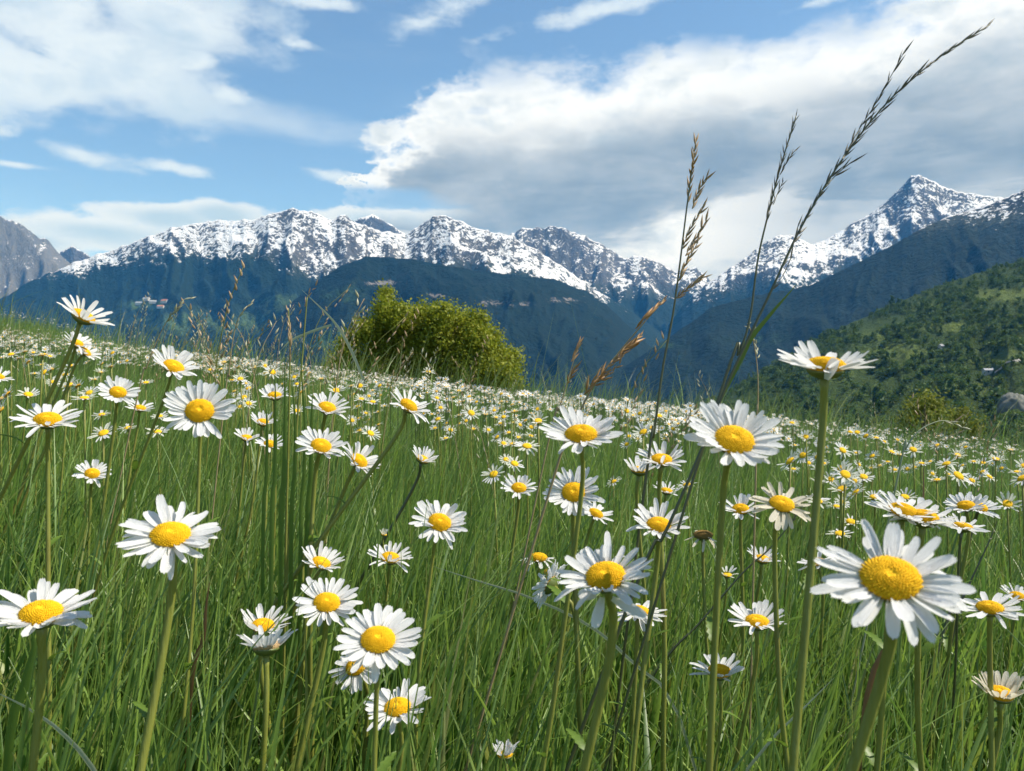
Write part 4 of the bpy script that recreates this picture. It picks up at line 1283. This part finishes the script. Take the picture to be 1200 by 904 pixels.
def build_grass():
    rng = np.random.default_rng(77)
    parts = [
        blades(11500, 0.47, 1.3, 0.95, 0.30, 0.06, 0.0070, 6, rng, 0.24, 0.16, wind=0.12, clear=True, fold=True, dens=clumpy),
        blades(1800, 0.55, 1.6, 0.95, 0.31, 0.06, 0.0085, 6, rng, 0.28, 0.18, clear=True, fold=True),
        blades(40000, 1.3, 3.2, 0.92, 0.33, 0.065, 0.0062, 4, rng, 0.26, clear=True, dens=clumpy),
        blades(60000, 3.2, 8.0, 0.88, 0.34, 0.07, 0.0058, 3, rng, 0.38),
        blades(110000, 8.0, 28.5, 0.85, 0.35, 0.08, 0.010, 2, rng, 0.40, dry=0.02),
        blades(8000, 0.55, 3.0, 0.95, 0.24, 0.06, 0.0036, 6, rng, 0.8, 0.08, dry=0.2),        # thatch: short, splayed, paler
        blades(3200, 1.2, 9.0, 0.85, 0.58, 0.09, 0.0034, 4, rng, 0.28, dry=0.10, clear=True),  # taller stray blades
        blades(7000, 7.0, 28.5, 0.85, 0.60, 0.14, 0.0065, 3, rng, 0.34, dry=0.25),
        blades(3600, 14.0, 28.5, 0.85, 0.95, 0.28, 0.022, 4, rng, 0.36, wind=0.25, dry=0.6),
        blades(700, 0.55, 2.4, 0.95, 0.22, 0.05, 0.019, 8, rng, 0.45, 0.10, clear=True, fold=True),
    ]
    v, f, a = join(parts)
    o = obj('grass', mesh_np('grass', v, f, M['grass'], False, {'blade': a}))
    tag(o, 'dense tall green meadow grass filling the foreground', 'grass', kind='stuff')
build_grass()


# ------------------------------------------------------------------ tall grass stalks
def spikelet(mat, fat=1.0):
    vs, fs = [], []
    pr = [(0, 0.02), (0.18, 0.10), (0.42, 0.125), (0.7, 0.075), (1.0, 0.008)]
    for x, r in pr:
        for k in range(5):
            a = 2 * math.pi * k / 5; vs.append((x, r * fat * math.cos(a), r * fat * 0.7 * math.sin(a)))
    for i in range(4):
        for k in range(5): fs.append((i * 5 + k, i * 5 + (k + 1) % 5, (i + 1) * 5 + (k + 1) % 5, (i + 1) * 5 + k))
    return mesh_py('spikelet', vs, fs, mat)


SPK = {k: spikelet(M['spike_' + k], f) for k, f in (('tan', 0.85), ('orange', 0.8), ('dark', 0.5), ('pale', 1.2))}


def ribbon(ctrl, width, n=14, tip=0.05, twist=0.3):
    c = spline(ctrl, n); vs, fs = [], []
    for i, p in enumerate(c):
        t = i / (n - 1); tg = (c[min(i + 1, n - 1)] - c[max(i - 1, 0)]).normalized()
        side = tg.cross(Vector((0.25 * math.sin(twist * 3), 1, 0.2))).normalized()
        side = Matrix.Rotation(twist * t, 3, tg) @ side
        nr = tg.cross(side)
        w = width * (0.65 + 0.8 * t - 1.4 * t * t) if t < 0.999 else width * tip
        w = max(w, width * tip)
        vs += [p - side * w / 2, p + nr * w * 0.16, p + side * w / 2]
        if i:
            b = i * 3; fs += [(b - 3, b - 2, b + 1, b), (b - 2, b - 1, b + 2, b + 1)]
    return vs, fs


def stalk(label, Y, ctrl, r, mat, branches, kind, sp_len, leaves=(), cat='grass stalk', seed=0, dz=0.0):
    """ctrl: photo points from low to high; branches: (list of photo points, spikelet count, spread degrees); leaves: (photo points, width px, material)."""
    rr = random.Random(seed)
    top = [P(px, py, Y + dz * i / len(ctrl)) for i, (px, py) in enumerate(ctrl)]
    low = top[0]; d = (top[0] - top[1]).normalized()
    g0 = float(gz(low.x, low.y)); k = (low.z - g0) / max(0.2, -d.z) if d.z < -0.2 else (low.z - g0)
    base = low + Vector((d.x * k * 0.7, 0.0, 0)); base.z = float(gz(base.x, base.y)) - 0.01
    root = empty('grass_stalk', base)
    cur = spline([base] + top, 48)
    v, f = tube([p - base for p in cur], [r * (1.25 - 0.85 * i / 47) for i in range(48)], 6)
    obj('culm', mesh_py('culm', v, f, M[mat]), root)
    for (pts, n, spread, *tw) in branches:
        c = spline([P(px, py, Y + rr.uniform(-0.012, 0.012) + dz * 0.8) for px, py in pts], max(12, n * 2))
        if tw:
            v, f = tube([p - base for p in c], [r * 0.32] * len(c), 4)
            obj('branch', mesh_py('branch', v, f, M[mat]), root)
        for i in range(n):
            q = i / max(1, n - 1) * (len(c) - 2); j = int(q)
            p = c[j].lerp(c[j + 1], q - j); tg = (c[min(j + 2, len(c) - 1)] - c[max(j - 1, 0)]).normalized()
            sd = tg.cross(Vector((0, 1, 0))).normalized() * (1 if i % 2 else -1)
            dirv = (tg + sd * math.tan(R(spread)) * rr.uniform(0.35, 1.15) + Vector((0, rr.uniform(-0.35, 0.35), 0))).normalized()
            L = sp_len * rr.uniform(0.7, 1.2)
            yv = dirv.orthogonal().normalized(); zv = dirv.cross(yv)
            m = Matrix((dirv, yv, zv)).transposed().to_4x4() @ Matrix.Diagonal((L, L, L, 1)); m.translation = p - base
            obj('spikelet', SPK[kind], root, m)
    for (pts, wpx, lm) in leaves:
        v, f = ribbon([P(px, py, Y + 0.004) - base for px, py in pts], wpx / F * Y)
        obj('leaf_blade', mesh_py('leaf_blade', v, f, M[lm]), root)
    tag(root, label, cat)
    return root


stalk('longest arching grass stalk with a dark feathery head reaching the top right sky', 0.55,
      [(738, 705), (778, 628), (823, 525), (850, 455), (878, 395), (905, 338), (938, 268), (985, 190), (1040, 120), (1100, 68), (1160, 29)], 0.00112, 'stem_dark',
      [([(930, 285), (950, 245), (985, 190), (1020, 145)], 26, 15), ([(1020, 145), (1060, 100), (1100, 68), (1160, 29)], 24, 11),
       ([(985, 190), (1008, 150), (1030, 115), (1060, 60)], 17, 12, 1), ([(960, 228), (980, 205), (998, 190)], 5, 14, 1), ([(918, 312), (928, 290), (936, 262)], 3, 10, 1), ([(905, 340), (918, 322), (928, 300)], 2, 10, 1)],
      'dark', 0.0125, [([(858, 440), (878, 400), (900, 372), (934, 333)], 8, 'blade_green'), ([(848, 462), (868, 425), (884, 392)], 4, 'blade_green')], seed=1)
stalk('dry tan seed head standing alone before the cloud in the centre right', 0.68,
      [(757, 560), (766, 510), (777, 430), (788, 372), (796, 315), (804, 250), (812, 190), (816, 163)], 0.0011, 'stem_dark',
      [([(806, 238), (809, 210), (813, 190), (816, 164)], 17, 16), ([(811, 245), (818, 225), (829, 206)], 10, 18, 1), ([(800, 292), (808, 270), (824, 244)], 12, 20, 1),
       ([(803, 300), (814, 282), (828, 258)], 12, 20, 1), ([(797, 322), (806, 305), (818, 284)], 8, 20, 1), ([(792, 350), (804, 340), (826, 324)], 11, 18, 1), ([(795, 330), (800, 318), (806, 305)], 5, 16, 1)],
      'tan', 0.0115, seed=2)
stalk('thin grass stalk with narrow grey green head left of the longest stalk', 0.62,
      [(838, 480), (866, 415), (879, 372), (888, 305), (900, 252), (912, 205), (924, 165), (933, 136)], 0.0010, 'stem_dark',
      [([(897, 262), (905, 230), (914, 196), (924, 165), (933, 137)], 28, 15), ([(906, 240), (912, 225), (918, 212)], 6, 18, 1), ([(914, 205), (922, 190), (932, 176)], 7, 14, 1)],
      'dark', 0.010, [([(842, 470), (862, 432), (874, 398)], 4, 'blade_green')], seed=3)
stalk('rusty orange drooping seed head leaning right above the centre daisies', 0.66,
      [(655, 540), (672, 500), (692, 458), (712, 430), (738, 398), (760, 372), (778, 351)], 0.0010, 'stalk_tan',
      [([(684, 463), (696, 447), (708, 436)], 9, 22), ([(696, 452), (712, 440), (728, 425)], 8, 18), ([(712, 430), (728, 416), (744, 402)], 12, 18), ([(728, 412), (740, 404), (752, 392)], 8, 16), ([(744, 386), (756, 372), (778, 352)], 10, 7)],
      'orange', 0.0135, seed=4)
stalk('small rusty grass with two short heads left of the orange drooping one', 0.9,
      [(640, 530), (655, 480), (665, 448), (673, 420), (680, 402)], 0.0009, 'stalk_tan', [([(669, 424), (675, 412), (680, 401)], 7, 16), ([(664, 450), (669, 441), (675, 431)], 7, 16)], 'orange', 0.013, seed=5)
stalk('tall green stalk with small brown tip rising left of the bush', 0.8,
      [(338, 640), (344, 560), (350, 470), (355, 410), (360, 348)], 0.0015, 'stem', [([(357, 360), (361, 346), (372, 333)], 6, 22), ([(352, 385), (350, 372), (352, 358)], 4, 22)], 'tan', 0.008,
      [([(426, 446), (412, 412), (392, 378), (354, 340)], 4.5, 'blade_pale'), ([(388, 381), (362, 390), (340, 400), (328, 412)], 4.0, 'blade_pale')], seed=6)
stalk('brownish stalk with slim rough head beside the tall green stalk', 0.78,
      [(335, 640), (337, 560), (339, 470), (340, 400), (338, 362)], 0.0014, 'stem', [([(340, 425), (340, 395), (337, 362)], 14, 12)], 'tan', 0.010, seed=7)
stalk('thin pale seed stalk just left of the side-on tall daisy', 0.75,
      [(886, 540), (888, 480), (888, 440), (884, 405), (877, 378)], 0.0008, 'stalk_tan', [([(888, 420), (886, 405), (882, 390)], 8, 14), ([(884, 392), (879, 384), (875, 379)], 3, 45)], 'pale', 0.009, seed=8)
stalk('arched pale dry stalk bending over the grass below the low bush', 0.95,
      [(1052, 560), (1062, 526), (1076, 506), (1096, 495), (1112, 494), (1128, 502)], 0.0010, 'blade_pale', [([(1108, 494), (1118, 496), (1130, 502)], 4, 16)], 'pale', 0.010, seed=9)
stalk('pale sedge stalk leaning right against the blue slope at the left', 1.2,
      [(160, 470), (172, 430), (186, 395), (200, 370), (212, 357)], 0.0010, 'stalk_tan', [([(196, 377), (204, 366), (213, 357)], 6, 18), ([(205, 366), (214, 352), (226, 350)], 4, 10, 1)], 'pale', 0.012, seed=10)
stalk('bent pale grass tip curving right above the upper left daisies', 1.1,
      [(262, 480), (268, 440), (272, 405), (280, 372), (296, 354)], 0.0009, 'stalk_tan', [([(276, 385), (284, 366), (297, 353)], 6, 14)], 'pale', 0.010, seed=11)
stalk('dark leaning stem crossing the grass below the cream drooping daisy', 0.85,
      [(760, 800), (822, 728), (870, 672), (905, 640), (938, 598)], 0.0013, 'stem_dark', [([(928, 612), (934, 602), (940, 594)], 4, 16)], 'dark', 0.010, seed=12)
stalk('dark stem leaning left under the right hand daisy pair', 0.95,
      [(1118, 740), (1134, 690), (1150, 655), (1165, 622)], 0.0016, 'stem_dark', [([(1160, 632), (1164, 624), (1167, 616)], 4, 14)], 'dark', 0.010, seed=13)


def fine_stalks():
    """Thin flowering grasses along the skyline of the meadow, alike and too small to tell apart."""
    rng = np.random.default_rng(9)
    protos = []
    for k in range(5):
        lean = rng.uniform(0.05, 0.3); v, f = tube(spline([(0, 0, 0), (lean * 0.15, 0, 0.5), (lean * 0.5, 0, 0.85), (lean, rng.uniform(-0.05, 0.05), 1.0)], 12), [0.0024 - 0.00014 * i for i in range(12)], 4)
        cm = mesh_py('culm', v, f, M['stalk_tan'] if k % 2 else M['stem'])
        vs, fs = [], []
        src = SPK['pale']
        for i in range(14):
            t = 0.72 + 0.28 * i / 13; x = lean * max(0, (t - 0.3) / 0.7) ** 2.2
            a = rng.uniform(0, 6.28); sp = 0.045 * (1.15 - (t - 0.72) / 0.28) if k % 2 else 0.012
            p = Vector((x + math.cos(a) * sp, math.sin(a) * sp, t)); dv = Vector((math.cos(a) * 0.5 + lean, math.sin(a) * 0.5, 0.9)).normalized()
            yv = dv.orthogonal().normalized(); m = Matrix((dv, yv, dv.cross(yv))).transposed().to_4x4() @ Matrix.Scale(0.026, 4); m.translation = p
            b = len(vs); vs += [m @ w.co for w in src.vertices]; fs += [tuple(b + q for q in pl.vertices) for pl in src.polygons]
        hm = mesh_py('seed_head', vs, fs, M['spike_pale'] if k % 2 else M['spike_tan'])
        protos.append((cm, hm))
    for i in range(120):
        y = rng.uniform(1.5, 7.0); u = rng.uniform(-0.68, 0.68) if i % 3 else rng.uniform(-0.6, -0.2); x = u * y
        g = float(gz(x, y)); px = 600 + u * F
        h = rng.uniform(0.56, 0.86) if i % 3 == 0 else rng.uniform(0.52, 0.74)
        py = 452 + (EYE - g - h) / y * F
        if any(abs(px - a) < D * 0.5 and abs(py - b) < D * 0.5 + 10 for a, b, D, _ in HEADS): continue
        root = empty('grass_stalk', (x, y, g))
        m = Matrix.Rotation(rng.uniform(-0.7, 0.7) + (3.14 if rng.random() < 0.25 else 0), 4, 'Z') @ Matrix.Scale(h, 4)
        cm, hm = protos[int(rng.integers(0, 5))]
        obj('culm', cm, root, m); o = obj('seed_head', hm, root, m); tag(o, kind='stuff')
        tag(root, 'thin pale flowering grass stalk rising a little above the meadow grass', 'grass stalk', 'thin flowering grasses along the meadow')
fine_stalks()


def broad_blade(label, Y, pts, wpx, mat, dz=0.0):
    ctrl = [P(px, py, Y + dz * i) for i, (px, py) in enumerate(pts)]
    b = ctrl[0].copy(); b.z = float(gz(b.x, b.y)) - 0.01
    if ctrl[0].z - b.z > 0.03:
        d = (ctrl[0] - ctrl[1]).normalized(); h = ctrl[0].z - b.z
        b = ctrl[0] + Vector((d.x, d.y, 0)) * min(0.12, h * 0.6 * (abs(d.x) + 0.05)); b.z = float(gz(b.x, b.y)) - 0.01
        ctrl = [b] + ctrl
    b = ctrl[0].copy()
    v, f = ribbon([p - b for p in ctrl], wpx / F * Y, 18, 0.05, random.uniform(-0.5, 0.5))
    o = obj('tall_grass', mesh_py('tall_grass', v, f, M[mat])); o.location = b
    tag(o, label, 'grass blade', None, 'thing')
    return o


broad_blade('pale grey green blade curving down in the lower left corner', 0.50, [(260, 1300), (200, 1090), (150, 985), (112, 906), (76, 862), (36, 832), (-12, 808)], 11, 'blade_pale')
broad_blade('pale straw blade slanting across the lower right grass', 0.62, [(800, 1080), (845, 950), (900, 872), (940, 832), (978, 794)], 6, 'blade_pale')
broad_blade('pale straight blade crossing the middle grass right of the centre stems', 0.75, [(800, 850), (740, 776), (690, 733), (620, 700), (560, 681), (508, 664)], 5, 'blade_pale')
broad_blade('rusty red blade upright at the left behind the thick pale stem', 0.62, [(222, 830), (238, 750), (241, 715), (246, 680)], 7, 'blade_red')
broad_blade('brown pointed blade standing behind the largest daisy', 0.60, [(1010, 860), (1046, 740), (1078, 630), (1083, 538)], 9, 'blade_red')
broad_blade('long dark green blade rising at the left foreground edge', 0.52, [(8, 905), (30, 800), (40, 760), (36, 735)], 15, 'blade_green')
for i, (a, b, w, lab) in enumerate(((322, 430, 7, 'first of the tall green blades left of the bush, slightly bent'), (333, 418, 9, 'broad tall green blade left of the bush'),
                                    (345, 440, 7, 'middle tall green blade left of the bush'), (356, 405, 6, 'slim tall green blade nearest the bush'), (312, 470, 6, 'shorter green blade at the left of the tall group'),
                                    (364, 462, 8, 'shorter green blade at the right of the tall group'))):
    broad_blade(lab, 0.72 + 0.02 * i, [(a - 4, 640), (a, 560), (a + 1, 500), (a + random.uniform(-5, 9), b)], w, 'blade_green')

# ------------------------------------------------------------------ haze: the air between here and the mountains
def build_haze():
    m, nt, out = new_mat('mountain_air')
    pv = nt.nodes.new('ShaderNodeVolumePrincipled')
    pv.inputs['Color'].default_value = (0.07, 0.40, 1.0, 1.0)
    pv.inputs['Density'].default_value = HAZE
    pv.inputs['Anisotropy'].default_value = 0.0
    pv.inputs['Absorption Color'].default_value = (1, 1, 1, 1)
    nt.links.new(pv.outputs[0], out.inputs['Volume'])
    x0, x1, y0, y1, z0, z1 = -12000.0, 12000.0, -2000.0, 9600.0, -332.0, 1900.0
    v = [(x0, y0, z0), (x1, y0, z0), (x1, y1, z0), (x0, y1, z0), (x0, y0, z1), (x1, y0, z1), (x1, y1, z1), (x0, y1, z1)]
    f = [(0, 3, 2, 1), (4, 5, 6, 7), (0, 1, 5, 4), (1, 2, 6, 5), (2, 3, 7, 6), (3, 0, 4, 7)]
    o = obj('haze', mesh_py('haze', v, f, m, False)); tag(o, 'blue air haze before the mountains', 'haze', kind='stuff')


HAZE = 4.7e-5
build_haze()
